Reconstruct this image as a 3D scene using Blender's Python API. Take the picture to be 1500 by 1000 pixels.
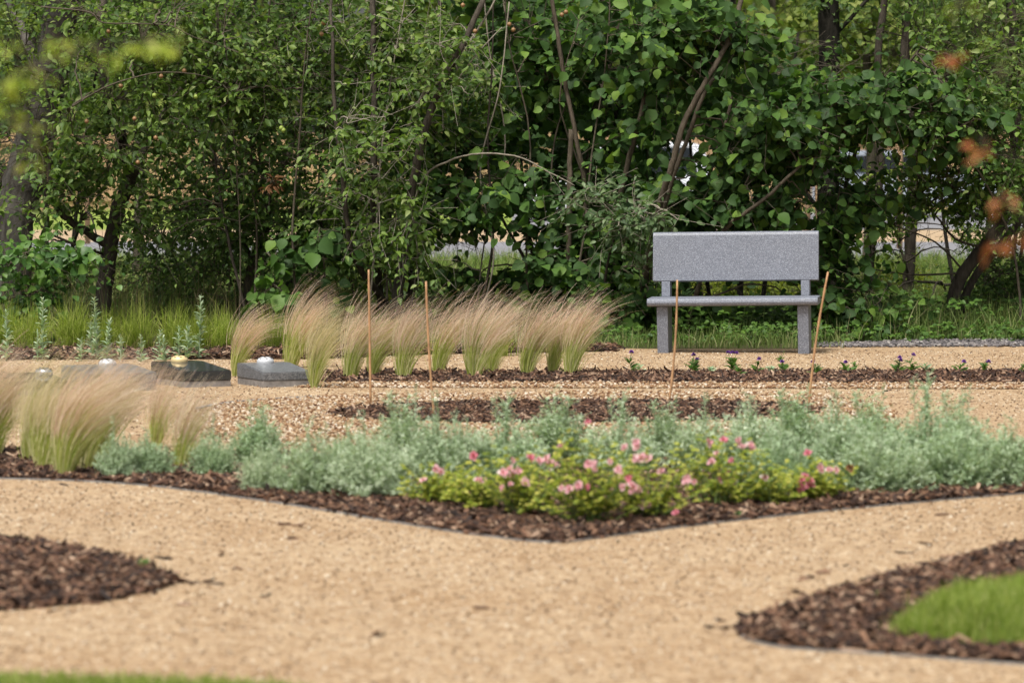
import bpy, math
import numpy as np
from mathutils import Vector
PI = math.pi
R = math.radians
scene = bpy.context.scene
for o in list(bpy.data.objects):
    bpy.data.objects.remove(o, do_unlink=True)
C = scene.collection

# ------------------------------------------------------------------ camera
CAM_H = 1.4
F = 5625.0                      # focal length in pixels of a 1500 px wide picture
TH = math.atan(273 / F)
cam_d = bpy.data.cameras.new("camera")
cam = bpy.data.objects.new("camera", cam_d)
C.objects.link(cam)
cam.location = (0, 0, CAM_H)
cam.rotation_euler = (PI / 2 - TH, 0, 0)
cam_d.sensor_width = 36
cam_d.lens = 135
cam_d.clip_start = 0.5
cam_d.clip_end = 2000
cam_d.dof.use_dof = True
cam_d.dof.focus_distance = 27.3
cam_d.dof.aperture_fstop = 4.6
cam_d.dof.aperture_blades = 0
scene.camera = cam

# ------------------------------------------------------------------ light
SUN_EL, SUN_AZ = 62, 205        # azimuth clockwise from +Y (behind the camera, a little left)
world = bpy.data.worlds.new("World")
scene.world = world
world.use_nodes = True
wn = world.node_tree
wn.nodes.clear()
sky = wn.nodes.new("ShaderNodeTexSky")
sky.sky_type = 'NISHITA'
sky.sun_disc = False
sky.sun_elevation = R(SUN_EL)
sky.sun_rotation = R(SUN_AZ)
sky.dust_density = 5.0
sky.air_density = 1.0
hs = wn.nodes.new("ShaderNodeHueSaturation")
hs.inputs['Saturation'].default_value = 0.18
bg = wn.nodes.new("ShaderNodeBackground")
bg.inputs['Strength'].default_value = 0.105
wo = wn.nodes.new("ShaderNodeOutputWorld")
wn.links.new(sky.outputs[0], hs.inputs['Color'])
wn.links.new(hs.outputs[0], bg.inputs['Color'])
wn.links.new(bg.outputs[0], wo.inputs['Surface'])
sun_d = bpy.data.lights.new("sun", 'SUN')
sun_d.energy = 3.1
sun_d.angle = R(11)
sun_d.color = (1.0, 0.95, 0.86)
sun = bpy.data.objects.new("sun", sun_d)
C.objects.link(sun)
az = R(SUN_AZ); el = R(SUN_EL)
sdir = Vector((math.sin(az) * math.cos(el), math.cos(az) * math.cos(el), math.sin(el)))
sun.rotation_euler = sdir.to_track_quat('Z', 'Y').to_euler()
scene.view_settings.view_transform = 'Standard'
scene.view_settings.look = 'None'
scene.view_settings.gamma = 1
scene.view_settings.exposure = 0.52
scene.cycles.max_bounces = 6
scene.cycles.transmission_bounces = 4
scene.cycles.transparent_max_bounces = 4

# ------------------------------------------------------------------ measuring helpers
fw = np.array([0, math.cos(TH), -math.sin(TH)])
upv = np.array([0, math.sin(TH), math.cos(TH)])
def ray(px, py):
    return fw + np.array([1., 0, 0]) * (px - 750) / F + upv * (500 - py) / F
def G(px, py, z=0.0):
    d = ray(px, py); t = (z - CAM_H) / d[2]
    return np.array([d[0] * t, d[1] * t, z])
def W(px, py, Y):
    d = ray(px, py); t = Y / d[1]
    return np.array([d[0] * t, Y, CAM_H + d[2] * t])
def proj(P):
    P = np.atleast_2d(P) - np.array([0, 0, CAM_H])
    z = P @ fw
    return 750 + F * P[:, 0] / z, 500 - F * (P @ upv) / z
def nrm(v):
    v = np.asarray(v, float)
    return v / (np.linalg.norm(v, axis=-1, keepdims=True) + 1e-12)

# ------------------------------------------------------------------ materials
def mat(name):
    m = bpy.data.materials.new(name); m.use_nodes = True
    nt = m.node_tree; nt.nodes.clear()
    out = nt.nodes.new("ShaderNodeOutputMaterial")
    b = nt.nodes.new("ShaderNodeBsdfPrincipled")
    nt.links.new(b.outputs[0], out.inputs[0])
    return m, nt, b, out
def ramp(nt, fac, stops, interp='LINEAR'):
    r = nt.nodes.new("ShaderNodeValToRGB")
    r.color_ramp.interpolation = interp
    els = r.color_ramp.elements
    while len(els) < len(stops): els.new(0.5)
    for e, (p, c) in zip(els, stops):
        e.position = p; e.color = (*c, 1)
    nt.links.new(fac, r.inputs[0])
    return r.outputs[0]
def geo(nt): return nt.nodes.new("ShaderNodeNewGeometry")
def pos(nt, obj=True):
    if obj:
        return nt.nodes.new("ShaderNodeTexCoord").outputs['Object']
    return geo(nt).outputs['Position']
def noise(nt, vec, scale, detail=3, rough=.5, out='Fac'):
    n = nt.nodes.new("ShaderNodeTexNoise")
    n.inputs['Scale'].default_value = scale; n.inputs['Detail'].default_value = detail
    n.inputs['Roughness'].default_value = rough
    nt.links.new(vec, n.inputs['Vector'])
    return n.outputs[out]
def voro(nt, vec, scale, out='Color', feature='F1'):
    n = nt.nodes.new("ShaderNodeTexVoronoi"); n.feature = feature
    n.inputs['Scale'].default_value = scale
    nt.links.new(vec, n.inputs['Vector'])
    return n.outputs[out]
def mixc(nt, fac, a, b, mode='MIX'):
    m = nt.nodes.new("ShaderNodeMix"); m.data_type = 'RGBA'; m.blend_type = mode
    for s, v in ((0, fac), (6, a), (7, b)):
        if isinstance(v, (int, float)): m.inputs[s].default_value = v
        elif isinstance(v, tuple): m.inputs[s].default_value = (*v, 1)
        else: nt.links.new(v, m.inputs[s])
    return m.outputs[2]
def bump(nt, b, h, dist, strength=1.0):
    n = nt.nodes.new("ShaderNodeBump")
    n.inputs['Distance'].default_value = dist; n.inputs['Strength'].default_value = strength
    nt.links.new(h, n.inputs['Height']); nt.links.new(n.outputs[0], b.inputs['Normal'])
def sep(nt, col):
    s = nt.nodes.new("ShaderNodeSeparateColor"); nt.links.new(col, s.inputs[0]); return s.outputs[0]

def leafmat(name, stops, trans=0.3, rough=0.5, spec=0.35, tboost=1.5):
    m, nt, b, out = mat(name)
    col = ramp(nt, geo(nt).outputs['Random Per Island'], stops)
    n = noise(nt, pos(nt, False), 2.2, 2)
    col = mixc(nt, n, mixc(nt, .35, col, (.02, .035, .012)), col)
    nt.links.new(col, b.inputs['Base Color'])
    b.inputs['Roughness'].default_value = rough
    b.inputs['Specular IOR Level'].default_value = spec
    if trans:
        t = nt.nodes.new("ShaderNodeBsdfTranslucent")
        tc = mixc(nt, 1.0, col, (tboost, tboost * 1.1, tboost * .55), 'MULTIPLY')
        nt.links.new(tc, t.inputs[0])
        mx = nt.nodes.new("ShaderNodeMixShader"); mx.inputs[0].default_value = trans
        nt.links.new(b.outputs[0], mx.inputs[1]); nt.links.new(t.outputs[0], mx.inputs[2])
        nt.links.new(mx.outputs[0], out.inputs[0])
    return m
def plain(name, c, rough=.6, spec=.5, metal=0, nscale=0, namt=.2, bdist=0):
    m, nt, b, out = mat(name)
    b.inputs['Roughness'].default_value = rough
    b.inputs['Specular IOR Level'].default_value = spec
    b.inputs['Metallic'].default_value = metal
    if nscale:
        n = noise(nt, pos(nt), nscale, 5, .6)
        d = tuple(x * (1 - namt) for x in c); l = tuple(min(1, x * (1 + namt)) for x in c)
        nt.links.new(ramp(nt, n, [(.3, d), (.7, l)]), b.inputs['Base Color'])
        if bdist: bump(nt, b, n, bdist)
    else:
        b.inputs['Base Color'].default_value = (*c, 1)
    return m
def bark(name, a, c, scale=9, zst=.25):
    m, nt, b, out = mat(name)
    mp = nt.nodes.new("ShaderNodeMapping"); mp.inputs['Scale'].default_value = (1, 1, zst)
    nt.links.new(pos(nt, False), mp.inputs[0])
    n = noise(nt, mp.outputs[0], scale * 3, 6, .7)
    n2 = noise(nt, mp.outputs[0], scale * .7, 3)
    c1 = ramp(nt, n, [(.35, a), (.65, c)])
    nt.links.new(mixc(nt, n2, c1, tuple(x * .6 for x in a)), b.inputs['Base Color'])
    b.inputs['Roughness'].default_value = .9; b.inputs['Specular IOR Level'].default_value = .15
    bump(nt, b, n, .02)
    return m
M = {}
# hedge leaves
M['hazel'] = leafmat('hazel_leaf', [(0, (.028, .064, .018)), (.5, (.054, .118, .028)), (.85, (.10, .195, .038)), (1, (.19, .30, .05))], .32, .58, .22)
M['hazel_b'] = leafmat('hazel_leaf_light', [(0, (.05, .12, .028)), (.6, (.09, .19, .038)), (1, (.16, .29, .05))], .32, .45, .35)
M['apple'] = leafmat('apple_leaf', [(0, (.052, .102, .020)), (.45, (.105, .182, .032)), (.85, (.19, .29, .05)), (1, (.32, .38, .14))], .36, .52, .3)
M['apple_y'] = leafmat('apple_leaf_yellow', [(0, (.075, .13, .02)), (.5, (.14, .215, .03)), (1, (.25, .33, .045))], .4, .5, .3)
M['plum'] = leafmat('small_dark_leaf', [(0, (.040, .082, .018)), (.6, (.078, .145, .028)), (1, (.15, .24, .045))], .33, .52, .28)
M['grey_leaf'] = leafmat('grey_green_leaf', [(0, (.055, .105, .04)), (.6, (.10, .165, .06)), (1, (.20, .27, .13))], .3, .5, .35)
M['weed'] = leafmat('weed_leaf', [(0, (.05, .11, .02)), (.6, (.09, .18, .03)), (1, (.14, .25, .04))], .3, .55, .3)
M['yshrub'] = leafmat('yellow_shrub_leaf', [(0, (.16, .22, .02)), (.6, (.26, .32, .03)), (1, (.38, .42, .05))], .4, .55, .3)
M['near_leaf'] = leafmat('near_leaf', [(0, (.26, .38, .05)), (.6, (.44, .52, .07)), (1, (.56, .56, .26))], .4, .5, .3)
M['rust_leaf'] = leafmat('rust_leaf', [(0, (.34, .11, .045)), (.6, (.50, .17, .07)), (1, (.42, .24, .10))], .35, .55, .3, 1.2)
M['sage'] = leafmat('silver_leaf', [(0, (.35, .46, .30)), (.5, (.53, .63, .46)), (1, (.75, .82, .68))], .3, .75, .15, 1.05)
M['mugwort'] = leafmat('mugwort_leaf', [(0, (.26, .38, .22)), (.5, (.40, .52, .33)), (1, (.60, .70, .50))], .25, .75, .15, 1.1)
M['rose'] = leafmat('rose_leaf', [(0, (.18, .27, .03)), (.5, (.42, .48, .06)), (1, (.72, .66, .16))], .4, .5, .25, 1.1)
M['pink'] = leafmat('pink_petal', [(0, (.80, .33, .44)), (.5, (.86, .50, .58)), (.85, (.90, .68, .70)), (1, (.92, .84, .80))], .3, .6, .2, 1.0)
M['hotpink'] = leafmat('hot_pink_petal', [(0, (.76, .20, .30)), (1, (.86, .36, .48))], .3, .6, .2, 1.0)
M['violet'] = leafmat('violet_petal', [(0, (.14, .04, .34)), (1, (.32, .12, .52))], .2, .6, .2, 1.0)
M['carex'] = leafmat('grass_tuft_blade', [(0, (.17, .25, .025)), (.6, (.32, .41, .05)), (1, (.55, .56, .18))], .4, .5, .3, 1.2)
M['blade'] = leafmat('feather_grass_blade', [(0, (.24, .33, .04)), (.35, (.44, .49, .10)), (.65, (.62, .60, .26)), (1, (.76, .68, .44))], .4, .5, .3, 1.1)
M['plume'] = leafmat('feather_grass_plume', [(0, (.60, .38, .30)), (.4, (.86, .61, .52)), (.8, (.93, .76, .68)), (1, (.90, .80, .58))], .45, .7, .15, 1.0)
M['straw'] = leafmat('straw_plume', [(0, (.66, .54, .34)), (.6, (.84, .71, .48)), (1, (.90, .79, .58))], .45, .7, .15, 1.0)
M['meadow'] = leafmat('meadow_blade', [(0, (.07, .12, .022)), (.5, (.14, .21, .045)), (.8, (.24, .30, .09)), (1, (.40, .36, .20))], .3, .6, .25, 1.2)
M['drygrass'] = leafmat('dry_grass', [(0, (.11, .11, .04)), (.5, (.18, .15, .07)), (1, (.30, .23, .13))], .3, .7, .2, 1.0)
M['lawn'] = leafmat('lawn_blade', [(0, (.13, .21, .02)), (.5, (.26, .36, .05)), (.85, (.44, .50, .12)), (1, (.60, .58, .26))], .35, .5, .3, 1.15)
M['far'] = leafmat('far_leaf', [(0, (.09, .14, .035)), (.5, (.17, .23, .05)), (1, (.30, .34, .09))], .4, .6, .2, 1.3)
M['far_d'] = leafmat('far_leaf_dark', [(0, (.04, .075, .028)), (.6, (.07, .12, .035)), (1, (.12, .17, .05))], .3, .6, .2, 1.2)
M['deadleaf'] = leafmat('dead_leaf', [(0, (.16, .07, .03)), (1, (.30, .15, .07))], .2, .7, .2, 1.0)
M['twig'] = plain('twig_bark', (.085, .070, .050), .85, .2, 0, 30, .4)
M['twig_g'] = plain('pale_twig_bark', (.25, .22, .175), .85, .2, 0, 30, .35)
M['twig_d'] = plain('dark_twig_bark', (.05, .042, .032), .9, .15, 0, 30, .4)
M['stem'] = plain('green_stem', (.14, .20, .06), .7, .3, 0, 30, .3)
M['bark'] = bark('brown_bark', (.045, .037, .029), (.155, .130, .102))
M['bark_l'] = bark('hazel_bark', (.075, .060, .043), (.21, .17, .125), 12, .15)
M['bark_d'] = bark('dark_ivy_bark', (.02, .019, .015), (.06, .052, .04))
M['bark_birch'] = bark('fissured_birch_bark', (.028, .024, .020), (.24, .22, .195), 3.8, .35)
# mineral
def granite(name, stops, scale, rough=.35, spec=.5):
    m, nt, b, out = mat(name)
    p = pos(nt)
    v = sep(nt, voro(nt, p, scale)); n = noise(nt, p, scale * 1.8, 4, .7)
    col = ramp(nt, v, stops)
    col = mixc(nt, ramp(nt, n, [(.42, (0, 0, 0)), (.62, (1, 1, 1))]), mixc(nt, .5, col, (.06, .065, .08)), col)
    big = noise(nt, p, 3.0, 3)
    col = mixc(nt, big, mixc(nt, .28, col, (.1, .1, .095)), col)
    nt.links.new(col, b.inputs['Base Color'])
    b.inputs['Roughness'].default_value = rough
    b.inputs['Specular IOR Level'].default_value = spec
    return m
M['granite'] = granite('blue_grey_granite', [(0, (.10, .113, .150)), (.35, (.165, .183, .235)), (.75, (.235, .258, .32)), (1, (.40, .43, .50))], 250, .5)
M['granite_g'] = granite('grey_granite', [(0, (.07, .075, .085)), (.5, (.15, .16, .175)), (1, (.30, .31, .33))], 150, .3)
M['granite_k'] = granite('black_granite', [(0, (.004, .006, .004)), (.7, (.007, .010, .007)), (1, (.022, .028, .022))], 160, .06, .35)
M['concrete'] = plain('concrete', (.22, .205, .195), .9, .2, 0, 25, .3, .004)
M['chrome'] = plain('polished_metal', (.78, .80, .84), .18, .5, 1)
M['silver'] = plain('silver_lid', (.58, .60, .63), .45, .5, .3)
M['gold'] = plain('gold_lid', (.70, .55, .28), .5, .5, .25)
M['hole'] = plain('black_hole', (.01, .01, .01), .8, .1)
M['cane'] = plain('bamboo', (.46, .26, .13), .55, .35, 0, 18, .3)
M['steel'] = plain('grey_edging', (.22, .215, .21), .7, .3, .2, 12, .3)
M['timber'] = plain('new_timber', (.38, .25, .145), .8, .2, 0, 6, .25)
M['white_paint'] = plain('white_car_paint', (.72, .75, .80), .25, .5)
M['silver_paint'] = plain('silver_car_paint', (.42, .47, .55), .25, .5, .4)
M['carglass'] = plain('car_glass', (.02, .025, .03), .08, .5)
M['rubber'] = plain('tyre_rubber', (.02, .02, .02), .9, .2)
M['redlamp'] = plain('red_tail_lamp', (.6, .03, .04), .2, .5)
M['clearlamp'] = plain('clear_headlamp', (.7, .72, .75), .1, .5)
M['asphalt'] = plain('road_asphalt', (.19, .19, .205), .9, .2, 0, 1.2, .12)
M['apple_fruit'] = leafmat('apple_skin', [(0, (.30, .08, .06)), (.5, (.30, .14, .07)), (1, (.24, .24, .07))], 0, .4, .4)
M['green_fruit'] = leafmat('green_apple_skin', [(0, (.22, .32, .05)), (1, (.34, .42, .08))], 0, .4, .4)

def fine_gravel():
    m, nt, b, out = mat('fine_gravel')
    p = pos(nt, False)
    v = sep(nt, voro(nt, p, 105)); v2 = sep(nt, voro(nt, p, 48))
    c = ramp(nt, v, [(0, (.09, .055, .03)), (.15, (.22, .14, .08)), (.5, (.36, .25, .15)), (.8, (.45, .34, .225)), (1, (.66, .57, .45))])
    c2 = ramp(nt, v2, [(0, (.18, .115, .065)), (.5, (.36, .26, .155)), (1, (.49, .385, .26))])
    c = mixc(nt, .5, c, c2); c = mixc(nt, 1.0, c, (1.11, 1.11, 1.10), 'MULTIPLY')
    n = noise(nt, p, 1.3, 5, .6)
    c = mixc(nt, ramp(nt, n, [(.35, (0, 0, 0)), (.7, (1, 1, 1))]), c, mixc(nt, 1.0, c, (.86, .80, .74), 'MULTIPLY'))
    n2 = noise(nt, p, 14, 4, .65)
    c = mixc(nt, ramp(nt, n2, [(.46, (0, 0, 0)), (.68, (1, 1, 1))]), c, mixc(nt, 1.0, c, (.70, .63, .56), 'MULTIPLY'))
    nt.links.new(c, b.inputs['Base Color'])
    b.inputs['Roughness'].default_value = .9; b.inputs['Specular IOR Level'].default_value = .2
    bump(nt, b, voro(nt, p, 105, 'Distance'), .004, .8)
    return m
M['fine_gravel'] = fine_gravel()
def pebble_mat(name, stops):
    m, nt, b, out = mat(name)
    c = ramp(nt, geo(nt).outputs['Random Per Island'], stops)
    n = noise(nt, pos(nt), 60, 3)
    nt.links.new(mixc(nt, n, mixc(nt, 1., c, (.75, .72, .7), 'MULTIPLY'), c), b.inputs['Base Color'])
    b.inputs['Roughness'].default_value = .7; b.inputs['Specular IOR Level'].default_value = .3
    return m
M['pebble'] = pebble_mat('pea_gravel', [(0, (.10, .045, .022)), (.25, (.24, .125, .06)), (.5, (.36, .235, .125)), (.8, (.46, .35, .23)), (1, (.70, .64, .54))])
M['slate'] = pebble_mat('grey_pebbles', [(0, (.05, .048, .05)), (.5, (.13, .12, .125)), (.85, (.21, .19, .185)), (1, (.38, .36, .34))])
M['chip'] = pebble_mat('bark_chips', [(0, (.016, .009, .007)), (.35, (.045, .023, .015)), (.62, (.105, .052, .031)), (.86, (.21, .115, .068)), (1, (.42, .30, .21))])
M['grit'] = pebble_mat('grit', [(0, (.06, .038, .022)), (.3, (.22, .14, .08)), (.7, (.44, .335, .22)), (1, (.78, .72, .60))])
def soilmat(name, a, c, sc):
    m, nt, b, out = mat(name)
    p = pos(nt, False)
    n = noise(nt, p, sc, 8, .7)
    nt.links.new(ramp(nt, n, [(.3, a), (.7, c)]), b.inputs['Base Color'])
    b.inputs['Roughness'].default_value = .95; b.inputs['Specular IOR Level'].default_value = .1
    bump(nt, b, n, .03)
    return m
M['soil'] = soilmat('dark_soil', (.022, .015, .011), (.07, .048, .034), 22)
M['grassfield'] = soilmat('field_grass', (.10, .16, .03), (.26, .32, .07), 1.5)
M['verge'] = soilmat('verge_soil', (.03, .03, .014), (.075, .075, .03), 6)
M['tan_gravel'] = soilmat('tan_verge', (.30, .21, .125), (.44, .34, .23), 2)
M['tan_bed'] = soilmat('gravel_bed', (.15, .095, .055), (.30, .21, .13), 30)

# ------------------------------------------------------------------ mesh helpers
class MB:
    """collects geometry for ONE mesh object"""
    def __init__(s): s.v = []; s.l = []; s.n = []; s.k = 0
    def add(s, V, faces):
        V = np.asarray(V, float); s.v.append(V)
        fl = np.concatenate([np.asarray(f) for f in faces]) if len(faces) else np.zeros(0, int)
        s.l.append(fl + s.k); s.n.append(np.array([len(f) for f in faces], int)); s.k += len(V)
    def inst(s, T, faces, A):
        """T template (m,3); A list of (P,X,Y,Z) arrays (n,3)"""
        P, X, Y, Z = A; n = len(P); m = len(T)
        if n == 0: return
        V = P[:, None] + T[None, :, 0, None] * X[:, None] + T[None, :, 1, None] * Y[:, None] + T[None, :, 2, None] * Z[:, None]
        fl = np.concatenate([np.asarray(f) for f in faces])
        ln = np.array([len(f) for f in faces], int)
        L = (fl[None] + (np.arange(n) * m)[:, None]).ravel()
        s.v.append(V.reshape(-1, 3)); s.l.append(L + s.k); s.n.append(np.tile(ln, n)); s.k += n * m
    def strips(s, P, Wd, S):
        """P (n,k,3) centre lines, Wd (n,k) half widths, S (n,3) side vector"""
        n, k, _ = P.shape
        a = P - Wd[..., None] * S[:, None]; b = P + Wd[..., None] * S[:, None]
        V = np.stack([a, b], 2).reshape(-1, 3)
        i = np.arange(k - 1) * 2
        q = np.stack([i, i + 1, i + 3, i + 2], 1)
        L = (q[None] + (np.arange(n) * 2 * k)[:, None, None]).ravel()
        s.v.append(V); s.l.append(L + s.k); s.n.append(np.full(n * (k - 1), 4)); s.k += n * 2 * k
    def box(s, c, h, rot=None):
        T = np.array([[x, y, z] for x in (-1, 1) for y in (-1, 1) for z in (-1, 1)], float) * np.asarray(h)
        if rot is not None: T = T @ np.asarray(rot).T
        s.add(T + np.asarray(c), [(0, 1, 3, 2), (4, 6, 7, 5), (0, 4, 5, 1), (2, 3, 7, 6), (0, 2, 6, 4), (1, 5, 7, 3)])
    def tube(s, P, r, k=6, cap=True):
        P = np.asarray(P, float); n = len(P); r = np.broadcast_to(np.asarray(r, float), (n,))
        T = np.gradient(P, axis=0); T = nrm(T)
        ref = np.array([0, 1., 0]) if abs(T[0][1]) < .9 else np.array([1., 0, 0])
        U = nrm(np.cross(T, ref)); Wv = np.cross(T, U)
        a = np.arange(k) * 2 * PI / k
        V = P[:, None] + r[:, None, None] * (np.cos(a)[None, :, None] * U[:, None] + np.sin(a)[None, :, None] * Wv[:, None])
        fs = []
        for i in range(n - 1):
            for j in range(k):
                fs.append((i * k + j, i * k + (j + 1) % k, (i + 1) * k + (j + 1) % k, (i + 1) * k + j))
        if cap:
            fs.append(tuple(range(k))[::-1]); fs.append(tuple((n - 1) * k + j for j in range(k)))
        s.add(V.reshape(-1, 3), fs)
    def build(s, name, m, parent=None, smooth=True, loc=None):
        V = np.concatenate(s.v); L = np.concatenate(s.l); N = np.concatenate(s.n)
        if parent is not None and loc is None: V = V - np.array(parent['_o'])
        if loc is not None: V = V - np.asarray(loc)
        me = bpy.data.meshes.new(name)
        me.vertices.add(len(V)); me.vertices.foreach_set('co', V.ravel())
        me.loops.add(len(L)); me.loops.foreach_set('vertex_index', L.astype(np.int32))
        me.polygons.add(len(N))
        st = np.concatenate([[0], np.cumsum(N)[:-1]])
        me.polygons.foreach_set('loop_start', st.astype(np.int32))
        try: me.polygons.foreach_set('loop_total', N.astype(np.int32))
        except Exception: pass
        me.polygons.foreach_set('use_smooth', np.full(len(N), smooth))
        me.update(calc_edges=True); me.validate()
        me.materials.append(M[m] if isinstance(m, str) else m)
        o = bpy.data.objects.new(name, me); C.objects.link(o)
        if parent is not None: o.parent = parent
        elif loc is not None: o.location = loc
        return o
def thing(name, label, cat, loc, group=None, rz=0):
    o = bpy.data.objects.new(name, None); C.objects.link(o)
    o.empty_display_size = .1
    o.location = loc; o.rotation_euler = (0, 0, rz)
    o['label'] = label; o['category'] = cat
    if group: o['group'] = group
    o['_o'] = [float(x) for x in loc]
    return o
def tag(o, label=None, cat=None, group=None, kind=None):
    if label: o['label'] = label
    if cat: o['category'] = cat
    if group: o['group'] = group
    if kind: o['kind'] = kind
    return o
def copy_thing(src, loc, label, rz=0, sc=1, group=None, scz=None):
    r = src.copy(); C.objects.link(r); r.location = loc; r.rotation_euler = (0, 0, rz)
    r.scale = (sc, sc, scz if scz else sc); r['label'] = label
    if group: r['group'] = group
    for ch in list(src.children):
        c = ch.copy(); C.objects.link(c); c.parent = r
        for g in list(ch.children):
            d = g.copy(); C.objects.link(d); d.parent = c
    return r
def smoothline(pts, n=6):
    P = np.asarray(pts, float)
    if len(P) < 3: return np.array([P[0] + (P[1] - P[0]) * t for t in np.linspace(0, 1, n)])
    E = np.vstack([2 * P[0] - P[1], P, 2 * P[-1] - P[-2]]); out = []
    for i in range(1, len(E) - 2):
        p0, p1, p2, p3 = E[i - 1:i + 3]
        for t in np.linspace(0, 1, n, endpoint=False):
            out.append(.5 * ((2 * p1) + (-p0 + p2) * t + (2 * p0 - 5 * p1 + 4 * p2 - p3) * t * t + (-p0 + 3 * p1 - 3 * p2 + p3) * t ** 3))
    out.append(P[-1]); return np.array(out)

# leaf templates: X width, Y length, Z normal
def leaf_t(w, fold=.12, curl=.15, wide=.5, tip=.58):
    T = np.array([[0, 0, 0], [-w * .8, .22, fold * .8], [-w, wide, fold], [-w * tip, .8, fold * .6 - curl * .4], [0, 1, -curl],
                  [w * tip, .8, fold * .6 - curl * .4], [w, wide, fold], [w * .8, .22, fold * .8], [0, wide, 0]])
    return T, [(0, 8, 2, 1), (8, 4, 3, 2), (0, 7, 6, 8), (8, 6, 5, 4)]
T_HAZEL = leaf_t(.44, .10, .24, .48, .64)
T_APPLE = leaf_t(.27, .10, .25, .48)
T_SLIM = leaf_t(.15, .05, .2, .5)
T_QUAD = (np.array([[-.5, 0, 0], [0, -.5, .1], [.5, 0, 0], [0, .5, -.1]]), [(0, 1, 2, 3)])
def basis(D, N):
    """tip direction D, rough normal N -> X,Y,Z"""
    Y = nrm(D); X = nrm(np.cross(Y, N)); Z = np.cross(X, Y)
    return X, Y, Z
def add_leaves(mb, T, P, D, N, s):
    X, Y, Z = basis(D, N); s = np.asarray(s)[:, None]
    mb.inst(T[0], T[1], (P, X * s, Y * s, Z * s))

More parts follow.
